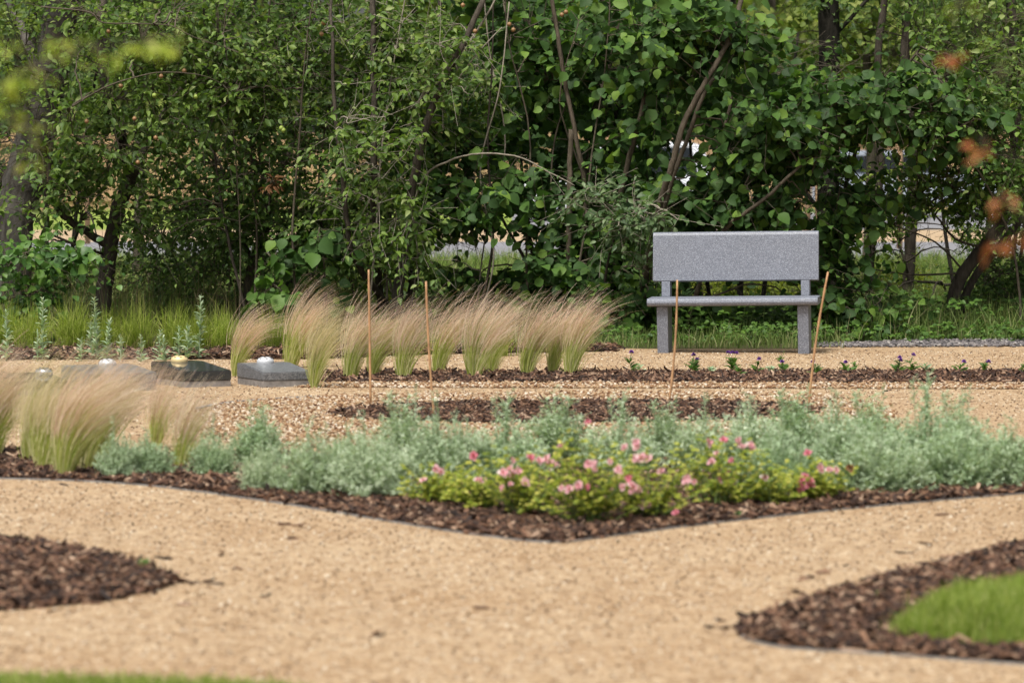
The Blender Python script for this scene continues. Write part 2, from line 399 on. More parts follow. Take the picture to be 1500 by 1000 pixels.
# ------------------------------------------------------------------ trees
def nearest(limbs, q):
    b = None
    for L in limbs:
        d = np.linalg.norm(L - q, axis=1); i = int(d.argmin())
        if b is None or d[i] < b[0]: b = (d[i], L[i])
    return b
GAPS = []       # places (world, seen from the path) where the crowns are thin: (x px, y px, rx, ry, share of leaves left away)
def thin(P, rng, gaps):
    x, y = proj(P); keep = np.ones(len(P), bool)
    for (gx, gy, rx, ry, pr) in gaps:
        ins = ((x - gx) / rx) ** 2 + ((y - gy) / ry) ** 2 < 1
        keep &= ~(ins & (rng.random(len(P)) < pr))
    return keep
def tree(name, label, cat, seed, stems, clusters, T, leafm, size, nleaf=(7, 12), twl=(.25, .5), barkm='bark', twigm='twig',
         nb=(0, -.62, .7), gaps=None, group=None, limb_k=2, bare=.0, leaf_label=None, lr=1.0):
    """stems: list of (points[(px,py,Y)], r0, r1); clusters: (px,py,Y, rx,ry,rz metres, sprays)"""
    rng = np.random.default_rng(seed)
    g = GAPS if gaps is None else gaps
    S = []; tr = MB(); tw = MB()
    for pts, r0, r1 in stems:
        L = smoothline([p if len(p) == 4 else W(*p) for p in [tuple(p) for p in pts]], 7)
        L = L + rng.normal(0, 1, L.shape) * min(r0 * .12, .0035)
        (tw if r0 <= .0125 and lr == 1.0 else tr).tube(L, np.linspace(r0, r1, len(L)) * (1 + rng.normal(0, .03, len(L))), 9 if r0 > .04 else 6)
        S.append(L)
    base = S[0][0].copy(); base[2] = 0
    root = thing(name, label, cat, base, group)
    lf = MB(); PP = []; DD = []; NN = []; SS = []
    for (cx, cy, cY, rx, ry, rz, ns) in clusters:
        c = W(cx, cy, cY); limbs = list(S); new = []
        for _ in range(limb_k + (ns // 22 if limb_k > 1 else 0)):
            q = c + rng.uniform(-.8, .8, 3) * (rx, ry, rz)
            d, p0 = nearest(S, q)
            mid = (p0 + q) / 2 + rng.normal(0, .06, 3) * max(d, .3) + (0, 0, .12 * d)
            L = smoothline([p0, mid, q], 6); L += rng.normal(0, .006, L.shape)
            tw.tube(L, np.linspace(.006 + .005 * d, .003, len(L)) * lr, 5, False)
            new.append(L[3:])
        limbs = new + S
        nsub = max(2, ns // 9); su = nrm(rng.normal(0, 1, (nsub, 3))); sub = c + su * np.array([rx, ry, rz]) * rng.random((nsub, 1)) ** .4
        sr = min(.17, .45 * max(rx, rz)); bright = rng.normal(0, .3, (nsub, 3))
        for i in range(ns):
            u = rng.normal(0, 1, 3); u /= np.linalg.norm(u); k_ = rng.integers(nsub)
            if rng.random() < .72: q = sub[k_] + rng.normal(0, 1, 3) * sr * (.75, .6, .5)
            else: q = c + u * np.array([rx, ry, rz]) * rng.random() ** .45
            if q[2] < .05: q[2] = .05 + rng.random() * .2
            d, p0 = nearest(limbs, q)
            L0 = rng.uniform(*twl)
            dirv = nrm(q - p0 + rng.normal(0, .25, 3) * .5 + u * .1)
            mid = p0 * .4 + q * .6 + (0, 0, .05 * d)
            tip = q + dirv * L0 * .8 + np.array([0, 0, -.12]) * L0
            path = smoothline([p0, mid, q, tip], 4)
            if (d < .9 and i % 2) or i % 4 == 0: tw.tube(path, np.linspace(.003 + .0015 * d, .0013, len(path)) * lr, 3, False)
            if rng.random() < bare: continue
            nl = rng.integers(nleaf[0], nleaf[1] + 1)
            seg = path[-9:]; t = np.linspace(.05, 1, nl) * (len(seg) - 1); ii = np.minimum(t.astype(int), len(seg) - 2); f = (t - ii)[:, None]
            P = seg[ii] * (1 - f) + seg[ii + 1] * f; Tn = nrm(seg[ii + 1] - seg[ii])
            side = nrm(np.cross(Tn, [0, 0, 1.])) * np.where(np.arange(nl) % 2, 1, -1)[:, None]
            D = nrm(Tn * .55 + side * .8 + np.array([0, 0, -.35]) + rng.normal(0, .33, (nl, 3)))
            bn = np.array(nb) + bright[k_] + rng.normal(0, .22, 3)
            N = bn + rng.normal(0, .45, (nl, 3))
            PP.append(P + D * .012); DD.append(D); NN.append(N)
            SS.append(size * rng.uniform(.42, 1.18, nl) * np.where(np.arange(nl) > nl - 3, .75, 1))
    if PP:
        PP = np.concatenate(PP); DD = np.concatenate(DD); NN = np.concatenate(NN); SS = np.concatenate(SS)
        k = thin(PP, rng, g)
        add_leaves(lf, T, PP[k], DD[k], NN[k], SS[k])
    if tr.k: tr.build('trunk', barkm, root)
    if tw.k: tw.build('branches', twigm, root)
    if lf.k:
        o = lf.build('crown', leafm, root)
        if leaf_label: o['label'] = leaf_label
    return root
def fruit(root, spots, m, r=.018):
    for (px, py, Y) in spots:
        c = W(px, py, Y); b = MB(); k = 8
        a = np.linspace(0, PI, 7); prof = [(max(0.0008, math.sin(t) * r), -math.cos(t) * r * .95 - .12 * r * (1 if i in (0, 6) else 0) * (1 if i == 0 else -1)) for i, t in enumerate(a)]
        V = []; fs = []
        for (rr, zz) in prof:
            for j in range(k): V.append(c + (rr * math.cos(j * 2 * PI / k), rr * math.sin(j * 2 * PI / k), zz))
        for i in range(6):
            for j in range(k): fs.append((i * k + j, i * k + (j + 1) % k, (i + 1) * k + (j + 1) % k, (i + 1) * k + j))
        b.add(V, fs); ap = b.build('apple', m, root)
        b = MB(); b.tube([c + (0, 0, r * .7), c + (.005, 0, r * 1.7)], .0025, 4)
        st = b.build('stalk', 'twig', ap, loc=(0, 0, 0)); st.data.transform(__import__('mathutils').Matrix.Translation(-Vector(root['_o'])))
        st.location = (0, 0, 0)

# ------------------------------------------------------------------ ground
def sheet(name, pts, z, m, kind='structure'):
    b = MB(); V = [(p[0], p[1], z) for p in pts]; b.add(V, [tuple(range(len(V)))])
    o = b.build(name, m, smooth=False)
    # face up
    if o.data.polygons[0].normal.z < 0: o.data.flip_normals()
    return tag(o, kind=kind)
def gp(pts, n=5, close=False):
    P = np.array([G(*p) for p in pts])
    if close: P = np.vstack([P, P[0]])
    return P
def curve(pts, n=6): return smoothline([G(*p) for p in pts], n)
sheet('ground', [(-600, -20), (600, -20), (600, 900), (-600, 900)], 0, 'verge')
sheet('meadow', [(-300, 40), (300, 40), (300, 600), (-300, 600)], .004, 'grassfield')
sheet('road', [(-200, 51), (200, 51), (200, 61.5), (-200, 61.5)], .012, 'asphalt')
sheet('road_verge', [(-200, 61.5), (200, 61.5), (200, 71.5), (-200, 71.5)], .008, 'tan_gravel')
sheet('car_park', [(0, 71.5), (200, 71.5), (200, 93), (0, 93)], .012, 'asphalt')
path_back = [G(-300, 511), G(300, 511), G(700, 508), G(950, 512), G(1180, 512), G(1230, 506), G(1800, 503)]
sheet('gravel_path', [(-9, 4), (9, 4)] + [tuple(p[:2]) for p in path_back[::-1]], .006, 'fine_gravel')

rngG = np.random.default_rng(7)
def inpoly(P, poly):
    x, y = P[:, 0], P[:, 1]; c = np.zeros(len(P), bool); j = len(poly) - 1
    for i in range(len(poly)):
        xi, yi = poly[i][:2]; xj, yj = poly[j][:2]
        c ^= ((yi > y) != (yj > y)) & (x < (xj - xi) * (y - yi) / (yj - yi + 1e-9) + xi); j = i
    return c
def sample(poly, dens, rng, jit=0.0, holes=()):
    poly = np.asarray(poly)[:, :2]; lo = poly.min(0); hi = poly.max(0)
    n = int((hi - lo).prod() * dens); P = rng.uniform(lo, hi, (n, 2)); P = P[inpoly(P, poly)]
    for h in holes: P = P[~inpoly(P, np.asarray(h))]
    return P + rng.normal(0, jit, P.shape)
CUBE = (np.array([[x, y, z] for x in (-1, 1) for y in (-1, 1) for z in (-1, 1)], float),
        [(0, 1, 3, 2), (4, 6, 7, 5), (0, 4, 5, 1), (2, 3, 7, 6), (0, 2, 6, 4), (1, 5, 7, 3)])
CH = CUBE[0].copy(); CH[4:, 1] *= .45; CH[4:, 2] *= .6; CH[1] *= (1.1, .7, 1); CH[6] *= (.8, 1.2, 1)
def chips(mb, P, rng, L=(.007, .022), tilt=.28, h=.02):
    n = len(P); a = rng.uniform(0, 2 * PI, n); t = rng.normal(0, tilt, n); r = rng.normal(0, .6, n)
    X = np.stack([np.cos(a) * np.cos(t), np.sin(a) * np.cos(t), np.sin(t)], 1)
    Y = nrm(np.cross([0, 0, 1.], X) + np.array([0, 0, 1.]) * np.sin(r)[:, None]); Z = np.cross(X, Y)
    l = rng.uniform(*L, n) * rng.choice([1, 1, 1, 1.7], n); w = rng.uniform(.0035, .011, n); th = rng.uniform(.0015, .0038, n)
    C0 = np.column_stack([P, rng.uniform(.004, h, n) + np.abs(np.sin(t)) * l * .5])
    mb.inst(CH, CUBE[1], (C0, X * l[:, None], Y * w[:, None], Z * th[:, None]))
ph = (1 + 5 ** .5) / 2
ICO = nrm(np.array([[-1, ph, 0], [1, ph, 0], [-1, -ph, 0], [1, -ph, 0], [0, -1, ph], [0, 1, ph], [0, -1, -ph], [0, 1, -ph], [ph, 0, -1], [ph, 0, 1], [-ph, 0, -1], [-ph, 0, 1]]))
ICF = [(0, 11, 5), (0, 5, 1), (0, 1, 7), (0, 7, 10), (0, 10, 11), (1, 5, 9), (5, 11, 4), (11, 10, 2), (10, 7, 6), (7, 1, 8), (3, 9, 4), (3, 4, 2), (3, 2, 6), (3, 6, 8), (3, 8, 9), (4, 9, 5), (2, 4, 11), (6, 2, 10), (8, 6, 7), (9, 8, 1)]
def stones(mb, P, rng, s=(.006, .013), z0=.008):
    n = len(P); q = rng.normal(0, 1, (n, 3)); X = nrm(q * (1, 1, .35)); Y = nrm(np.cross(rng.normal(0, .3, (n, 3)) + np.array([0, 0, 1.]), X)); Z = np.cross(X, Y)
    a = rng.uniform(*s, n); b = a * rng.uniform(.6, .95, n); c = a * rng.uniform(.4, .7, n)
    C0 = np.column_stack([P, z0 + c * rng.uniform(.2, 1.2, n)])
    mb.inst(ICO, ICF, (C0, X * a[:, None], Y * b[:, None], Z * c[:, None]))

# --- main planting bed with the roses
bedA_low = [(-250, 700), (0, 703), (200, 712), (400, 738), (600, 771), (700, 786), (810, 797), (900, 787), (1050, 768), (1250, 747), (1500, 725), (1750, 708)]
lowA = curve(bedA_low, 5)
bedA_up = [(1750, 655), (1500, 655), (1250, 662), (900, 668), (500, 672), (250, 668), (0, 662), (-250, 655)]
polyA = np.vstack([lowA, [G(*p) for p in bedA_up]])
sheet('planting_bed', polyA, .010, 'soil')
def mulch(poly, dens, name, jit=.02, holes=(), **k):
    mb = MB(); chips(mb, sample(poly, dens, rngG, jit, holes), rngG, **k)
    return tag(mb.build('bark_mulch', 'chip', smooth=False), name, 'bark mulch', kind='stuff')
mulch(polyA, 4200, 'dark bark mulch in the big bed under the roses and silvery mounds', jit=.008, h=.028)
# --- thin edging along its front
def edging(pts, z=.013, w=.003):
    b = MB(); P = pts[:, :2]; T = nrm(np.gradient(P, axis=0)); Nn = np.stack([-T[:, 1], T[:, 0]], 1) * w
    a = np.column_stack([P + Nn, np.zeros(len(P))]); c = np.column_stack([P - Nn, np.zeros(len(P))])
    a2 = a.copy(); a2[:, 2] = z; c2 = c.copy(); c2[:, 2] = z
    n = len(P); V = np.vstack([a, c, a2, c2]); fs = []
    for i in range(n - 1):
        fs += [(i, i + 1, 2 * n + i + 1, 2 * n + i), (n + i + 1, n + i, 3 * n + i, 3 * n + i + 1), (2 * n + i, 2 * n + i + 1, 3 * n + i + 1, 3 * n + i)]
    b.add(V, fs); return tag(b.build('bed_edging', 'steel', smooth=False), kind='structure')
edging(lowA + np.array([0, -.01, 0]))
# --- coarse gravel with a round mulch patch in it
coarse = [(285, 618), (330, 594), (470, 583), (600, 579), (900, 576), (1150, 578), (1262, 590), (1300, 612), (1290, 645), (1100, 660), (700, 662), (430, 655), (300, 640)]
polyB = smoothline([G(*p) for p in coarse + [coarse[0]]], 4)[:-1]
ell = [(490 + 355 * (1 - math.cos(t)), 607 - 16 * math.sin(t) + 2 * math.cos(t)) for t in np.linspace(0, 2 * PI, 36, endpoint=False)]
polyE = np.array([G(*p) for p in ell])
sheet('coarse_gravel', polyB, .008, 'tan_bed')
sheet('mulch_circle', polyE, .012, 'soil')
stripC = [(440, 561), (1800, 563), (1800, 572), (440, 569)]
polyS = np.array([G(*p) for p in stripC])
sheet('gravel_strip', polyS, .008, 'tan_bed')
mb = MB(); stones(mb, sample(polyB, 2700, rngG, .04, [polyE]), rngG)
tag(mb.build('pea_gravel', 'pebble', smooth=False), 'loose golden pea gravel around the round mulch patch', 'gravel', kind='stuff')
mb = MB(); stones(mb, sample(polyS, 2600, rngG, .03), rngG)
tag(mb.build('pea_gravel', 'pebble', smooth=False), 'band of loose pea gravel in front of the long mulch row', 'gravel', kind='stuff')
mulch(polyE, 3000, 'dark bark mulch in the round patch among pea gravel', jit=.03, h=.03)
edging(curve([(285, 602), (330, 593), (400, 587), (470, 583)], 6), .016, .02)
# --- the long row in front of the bench, and its left continuation behind the memorials
rowC = [(440, 562), (1800, 564), (1800, 546), (1500, 546), (1000, 547), (440, 547)]
polyC = np.array([G(*p) for p in rowC])
sheet('row_bed', polyC, .012, 'soil')
mulch(polyC, 2600, 'long mulch row carrying feather grasses and violet flowers', jit=.035, h=.025, L=(.007, .022), tilt=.33)
rowD = [(-250, 529), (470, 527), (640, 520), (900, 516), (900, 509), (470, 509), (-250, 511)]
polyD = np.array([G(*p) for p in rowD])
sheet('rear_bed', polyD, .011, 'soil')
mulch(polyD, 1800, 'strip of bark mulch behind the memorial stones under the green tufts', jit=.04, h=.04, L=(.008, .025))
# --- two front beds
bedL = [(-250, 770), (0, 793), (90, 806), (170, 822), (235, 845), (258, 856), (225, 868), (150, 884), (60, 893), (0, 897), (-250, 905)]
polyL = np.array([G(*p) for p in bedL]); sheet('left_bed', polyL, .010, 'soil')
mulch(polyL, 5000, 'tapering tongue of bark mulch at the left front edge', jit=.012, h=.03)
bedR = [(1080, 925), (1105, 912), (1180, 886), (1250, 865), (1350, 838), (1500, 800), (1800, 735), (1800, 985), (1500, 975), (1300, 960), (1160, 951), (1095, 940)]
turfR = np.array([G(*p) for p in [(1305, 938), (1325, 922), (1360, 908), (1430, 896), (1520, 887), (1800, 872), (1800, 962), (1500, 957), (1380, 951)]])
polyR = np.array([G(*p) for p in bedR]); sheet('right_bed', polyR, .010, 'soil')
mulch(polyR, 5000, 'bark mulch bed with a turf patch at the right front edge', jit=.012, h=.03, holes=[turfR[:, :2]])
edging(curve([(1080, 927), (1097, 941), (1160, 953), (1300, 962), (1500, 977), (1700, 985)], 4), .012)
# --- loose bits and grit on the path
mb = MB()
spots = [(415, 771), (432, 773), (430, 792), (325, 815), (245, 822), (268, 856), (275, 857), (305, 856), (392, 875), (272, 888), (350, 836), (1376, 757), (1205, 838), (1233, 831), (1180, 850), (1205, 842), (1175, 872),
         (1063, 912), (1040, 922), (1356, 799), (1182, 852), (700, 895), (545, 935), (1300, 575), (1420, 590), (90, 712), (640, 742), (620, 735), (1330, 812), (1384, 818)]
P = np.vstack([G(*p)[:2] + rngG.normal(0, .012, 2) for p in spots for _ in range(2)])
chips(mb, P, rngG, L=(.012, .03), tilt=.15, h=.012)
Pe = np.vstack([p[None, :2] + rngG.normal(0, .05, (4, 2)) for p in np.vstack([polyL, polyR[:5]])])
chips(mb, Pe, rngG, L=(.008, .02), tilt=.2, h=.012)
tag(mb.build('loose_bark', 'chip', smooth=False), 'stray dark bark flakes lying on the sandy path', 'bark flakes', kind='stuff')
front = np.array([G(-60, 1010), G(1560, 1010), G(1560, 700), G(-60, 700)])
mb = MB(); stones(mb, sample(front, 700, rngG, 0, [polyA[:, :2], polyL[:, :2], polyR[:, :2]]), rngG, (.003, .0065), .005)
mid = np.array([G(-60, 665), G(1560, 660), G(1560, 514), G(-60, 514)])
stones(mb, sample(mid, 520, rngG, 0, [polyA[:, :2], polyB[:, :2], polyC[:, :2]]), rngG, (.003, .007), .005)
tag(mb.build('grit', 'grit', smooth=False), 'fine sandy grit scattered over the gravel path', 'grit', kind='stuff')
slp = np.array([G(1200, 510), G(1800, 508), G(1800, 500), G(1350, 501), G(1200, 506)])
mb = MB(); stones(mb, sample(slp, 2400, rngG, .03), rngG, (.007, .021))
tag(mb.build('grey_pebbles', 'slate', smooth=False), 'line of grey pebbles along the back edge of the path right of the bench', 'pebbles', kind='stuff')

# ------------------------------------------------------------------ grasses as stuff
def blades(mb, P, h, rng, lean=.35, w=.0022, k=5, droop=.25, z0=0.0, wind=(0, 0), dome=None):
    n = len(P); a = rng.uniform(0, 2 * PI, n); H = rng.uniform(h[0], h[1], n)
    if dome is not None:
        Q = np.asarray(dome)[:, :2]; dm = np.full(n, 9.)
        for i in range(len(Q)):
            A_, B_ = Q[i], Q[(i + 1) % len(Q)]; e = B_ - A_; t_ = np.clip(((P - A_) @ e) / (e @ e), 0, 1); dm = np.minimum(dm, np.linalg.norm(P - A_ - t_[:, None] * e, axis=1))
        f_ = np.clip(dm / .16, 0, 1) ** .6; lump = .5 + .5 * np.sin(P[:, 0] * 31 + 2 * np.sin(P[:, 1] * 23)) * np.sin(P[:, 1] * 37 + 1.3)
        H = H * (.45 + .55 * f_) * (.75 + .4 * lump); z0 = (f_ * .045)[:, None]
    d = np.stack([np.cos(a), np.sin(a)], 1); ln = np.abs(rng.normal(0, lean, n)); t = np.linspace(0, 1, k)
    xy = P[:, None] + (d * (ln * H)[:, None])[:, None] * (t ** 1.7)[None, :, None] + np.array(wind) * H[:, None, None] * (t ** 2)[None, :, None]
    z = z0 + H[:, None] * (t[None] - droop * ln[:, None] * t[None] ** 3)
    PP = np.concatenate([xy, z[..., None]], 2)
    Wd = w * (1 - t[None] ** 2 * .85) * rng.uniform(.7, 1.3, n)[:, None]
    b = rng.normal(0, .6, n); S = np.stack([np.cos(b), np.sin(b), 0 * b], 1)
    mb.strips(PP, Wd, S)
def stuffgrass(poly, dens, h, m, label, w=.002, lean=.35, name='grass', jit=.03, cat='grass', holes=(), **k):
    rng = np.random.default_rng(abs(hash(label)) % 9999 if False else len(label) * 37)
    mb = MB(); blades(mb, sample(poly, dens, rng, jit, holes), h, rng, lean, w, **k)
    return tag(mb.build(name, m), label, cat, kind='stuff')
stuffgrass(turfR, 34000, (.05, .115), 'lawn', 'bright green turf patch on the right front mulch bed', w=.0016, name='turf', jit=.015, dome=turfR)
turfL = np.array([G(*p) for p in [(-200, 998), (0, 1003), (150, 1006), (300, 1011), (420, 1018), (500, 1040), (500, 1120), (-200, 1120)]])
sheet('lawn', turfL, .009, 'soil')
stuffgrass(turfL, 14000, (.03, .06), 'lawn', 'bright lawn edge at the bottom left corner of the view', w=.0018, name='lawn_grass', jit=.01)
verge_all = np.array([G(-300, 509), G(1800, 500), W(1800, 300, 37) * (1, 1, 0), W(-300, 300, 37) * (1, 1, 0)])
vergeR = np.array([G(1215, 501), G(1800, 499), W(1800, 300, 33) * (1, 1, 0), W(1215, 300, 33) * (1, 1, 0)])
vergeL = np.array([G(-200, 508), G(560, 507), W(560, 300, 32) * (1, 1, 0), W(-200, 300, 32) * (1, 1, 0)])
vergeL2 = np.array([G(-200, 490), G(560, 490), W(560, 300, 32) * (1, 1, 0), W(-200, 300, 32) * (1, 1, 0)])
vergeM = np.array([G(560, 511), G(1240, 511), W(1240, 300, 31) * (1, 1, 0), W(560, 300, 31) * (1, 1, 0)])
stuffgrass(vergeR, 620, (.10, .36), 'meadow', 'long rank grass under the crooked tree at the right', w=.0028, lean=.5, name='long_grass')
stuffgrass(vergeL2, 230, (.15, .45), 'meadow', 'long grass growing below the trees at the left', w=.0025, lean=.4, name='long_grass')
stuffgrass(vergeL2, 110, (.35, .66), 'drygrass', 'tall brown seeding grass stems below the left trees', w=.0018, lean=.35, name='seeding_grass')
stuffgrass(vergeM, 420, (.03, .16), 'meadow', 'short grass and weeds on the soil behind the bench', w=.0028, lean=.6, name='short_grass')
fld = np.array([W(-300, 0, 37) * (1, 1, 0), W(1800, 0, 37) * (1, 1, 0), W(1800, 0, 50.5) * (1, 1, 0), W(-300, 0, 50.5) * (1, 1, 0)])
stuffgrass(fld, 150, (.08, .24), 'meadow', 'sunlit rough grass between the trees and the road', w=.005, lean=.5, name='field_grass', k=4)
def weeds(poly, n, sz, m, label, zmax=.18, T=T_HAZEL, seed=3, name='weeds'):
    rng = np.random.default_rng(seed); mb = MB(); lo = poly[:, :2].min(0); hi = poly[:, :2].max(0)
    cen = rng.uniform(lo, hi, (n, 2)); cen = cen[inpoly(cen, poly)]; st = MB()
    PP = []; DD = []; NN = []; SS = []
    for c in cen:
        for _ in range(rng.integers(3, 9)):
            q = np.array([*(c + rng.normal(0, .05, 2)), rng.uniform(.02, zmax)])
            st.tube([(c[0], c[1], 0), q], (.0018, .001), 3, False)
            for j in range(3):
                a = rng.uniform(0, 2 * PI); D = np.array([math.cos(a), math.sin(a), rng.normal(0, .2)])
                PP.append(q); DD.append(D); NN.append(np.array([0, -.4, .9]) + rng.normal(0, .3, 3)); SS.append(sz * rng.uniform(.6, 1.3))
    add_leaves(mb, T, np.array(PP), np.array(DD), np.array(NN), np.array(SS))
    o = mb.build(name, m); tag(o, label, 'weeds', kind='stuff')
    s = st.build('stems', 'stem', None); s.parent = o; return o
weeds(np.array([G(880, 508), G(1500, 503), G(1500, 488), G(880, 492)]), 230, .035, 'weed', 'low leafy weeds along the path edge behind the bench', .14)
weeds(np.array([G(940, 498), G(1230, 498), G(1230, 484), G(940, 484)]), 90, .05, 'weed', 'taller bright weeds on the soil under the bench back', .28, seed=9)
weeds(np.array([G(1230, 500), G(1560, 498), G(1560, 478), G(1230, 478)]), 150, .045, 'weed', 'nettle like weeds in the grass at the right', .30, seed=5)

# ------------------------------------------------------------------ granite bench
def bench():
    D0 = G(1078, 519); s = F / D0[1] * 1.0
    root = thing('granite_bench', 'blue grey speckled granite bench with a high solid backrest on the path', 'bench', (0, 0, 0))
    def prism(name, prof, x0, x1, bev=.012, par=root, m='granite'):
        # prof in (y,z), extruded along x
        n = len(prof); b = MB(); V = [(x0, y, z) for y, z in prof] + [(x1, y, z) for y, z in prof]
        fs = [tuple(range(n))[::-1], tuple(range(n, 2 * n))] + [(i, (i + 1) % n, n + (i + 1) % n, n + i) for i in range(n)]
        b.add(V, fs); o = b.build(name, m, smooth=False); o.parent = par
        import bmesh
        bm = bmesh.new(); bm.from_mesh(o.data); bmesh.ops.recalc_face_normals(bm, faces=bm.faces[:])
        if bev: bmesh.ops.bevel(bm, geom=bm.edges[:], offset=bev, segments=3, affect='EDGES', profile=.6)
        bm.to_mesh(o.data); bm.free(); return o
    # seat: rounded nose
    prism('seat', [(-.02, .345), (-.035, .352), (-.042, .370), (-.036, .390), (-.02, .400), (.33, .402), (.345, .395), (.345, .348), (.33, .345)], -.60, .60, .004)
    a = R(9)
    def back(y, z): return (y * math.cos(a) + (z - .40) * math.sin(a) + .285, .40 + (z - .40) * math.cos(a) - y * math.sin(a))
    prism('backrest', [back(0, .515), back(0, .84), back(.006, .858), back(.024, .868), back(.05, .866), back(.06, .85), back(.062, .515)], -.588, .59, .004)
    for x in (-.535, .455):
        leg = prism('leg', [(.03, 0), (.30, 0), (.35, .10), (.33, .343), (.0, .343)], x, x + .078, .005)
        prism('back_post', [(.345 + .002, .30), back(.064, .40), back(.064, .80), back(.105, .78), back(.11, .40), (.40, .26), (.36, .24)], x + .008, x + .073, .004)
        prism('back_post_front', [back(.0, .4035), back(.0, .513), back(.06, .513), back(.06, .4035)], x + .01, x + .070, .002)
    root.rotation_euler = (0, R(-.75), R(-7.5))
    root.location = (D0[0] - .022, D0[1] - .02, -.002)
    root.scale = (1.0,) * 3
bench()

# ------------------------------------------------------------------ memorial stones
def lathe(prof, c, k=20):
    V = []; fs = []
    for r, z in prof:
        for j in range(k): V.append((c[0] + r * math.cos(j * 2 * PI / k), c[1] + r * math.sin(j * 2 * PI / k), c[2] + z))
    for i in range(len(prof) - 1):
        for j in range(k): fs.append((i * k + j, i * k + (j + 1) % k, (i + 1) * k + (j + 1) % k, (i + 1) * k + j))
    fs.append(tuple((len(prof) - 1) * k + j for j in range(k)))
    return V, fs
def memorial(label, corner, w, d, rz, h0, h1, topm, lidm, base_h=.085, lid=(0.25, .8), vase=False, inset=.004):
    """corner = front right ground corner (world); w width, d depth; h0 front height, h1 rear height"""
    root = thing('memorial_stone', label, 'memorial', (corner[0], corner[1], 0), 'sloping memorial stones in a row', rz)
    def loc(mb, name, m, par=None, smooth=False):
        o = mb.build(name, m, smooth=smooth); o.parent = par or root; return o
    import bmesh
    b = MB(); b.box((-w / 2, d / 2, base_h / 2), (w / 2, d / 2, base_h / 2)); loc(b, 'plinth', 'concrete')
    b = MB(); i = inset
    pr = [(0 - i, base_h + .001), (d + i, base_h + .001), (d + i, h1), (d - .10, h1), (0 - i, h0)]
    n = len(pr); V = [(-w - i, y, z) for y, z in pr] + [(i, y, z) for y, z in pr]
    b.add(V, [tuple(range(n))[::-1], tuple(range(n, 2 * n))] + [(k, (k + 1) % n, n + (k + 1) % n, n + k) for k in range(n)])
    o = loc(b, 'sloping_top', topm)
    bm = bmesh.new(); bm.from_mesh(o.data); bmesh.ops.recalc_face_normals(bm, faces=bm.faces[:])
    bmesh.ops.bevel(bm, geom=bm.edges[:], offset=.005, segments=2, affect='EDGES'); bm.to_mesh(o.data); bm.free()
    lx, ly = -w * (1 - lid[0]), d * lid[1]
    b = MB(); V, fs = lathe([(.050, -.012), (.052, .0), (.053, .008), (.051, .017), (.041, .028), (.022, .035), (.001, .037)], (lx, ly, h1 + .001)); b.add(V, fs)
    L = loc(b, 'flower_holder', lidm, smooth=True)
    for j in range(11):
        r = .0 if j == 10 else (.040 if j < 7 else .022); a = j * 2 * PI / (7 if j < 7 else 3)
        zz = h1 + (.0285 if r > .03 else .0352 if r > 0 else .0372)
        b = MB(); V, fs = lathe([(.0068, 0), (.0068, .0018)], (lx + r * math.cos(a), ly + r * math.sin(a), zz), 8); b.add(V, fs)
        b.build('hole', 'hole', smooth=False).parent = L
    return root
# measured from the picture
c1 = G(455, 567); memorial('grey speckled memorial stone nearest the feather grasses with a silver flower holder', c1, .305, .42, R(26), .096, .134, 'granite_g', 'silver', .045, lid=(.5, .82))
c2 = G(338, 567); memorial('polished black memorial stone with a gold flower holder', c2, .30, .50, R(29), .102, .140, 'granite_k', 'gold', .042, lid=(.5, .84))
c3 = G(229, 573); memorial('grey memorial stone half hidden by front feather grass with a silver flower holder', c3, .42, .50, R(25), .112, .140, 'granite_g', 'silver', .055, lid=(.62, .84))
c4 = G(98, 580); memorial('dark memorial stone behind front feather grass with a shiny domed flower holder', c4, .30, .42, R(26), .095, .12, 'granite_k', 'chrome', .045, lid=(.80, .55))
c5 = G(22, 578); memorial('black memorial stone at left picture edge with a gold flower holder', c5, .36, .50, R(27), .11, .15, 'granite_k', 'gold', .05, lid=(1.05, .84))

# ------------------------------------------------------------------ bamboo canes
def cane(label, x0, y0, x1, y1, bend, seed):
    p0 = G(x0, y0); p1 = W(x1, y1, p0[1] - .02)
    root = p0; rng = np.random.default_rng(seed)
    t = np.linspace(0, 1, 15)[:, None]; P = p0 + (p1 - p0) * t + np.array([bend, 0, 0]) * np.sin(PI * t)
    r = np.full(15, .0062) * (1 - .18 * t[:, 0]); r[[3, 6, 9, 12]] *= 1.28
    b = MB(); b.tube(P, r, 8); o = b.build('bamboo_cane', 'cane', loc=p0)
    tag(o, label, 'cane', 'bamboo canes pushed into the mulch')
cane('bamboo cane left of the middle, first from the memorial stones', 543, 592, 540, 395, .0, 1)
cane('bamboo cane rising from the left of the round mulch patch, second from the memorials', 636, 612, 624, 412, -.006, 2)
cane('slightly bowed bamboo cane crossing the left leg of the bench', 980, 592, 992, 410, .012, 3)
cane('leaning bamboo cane just right of the bench', 1184, 600, 1213, 398, -.012, 4)

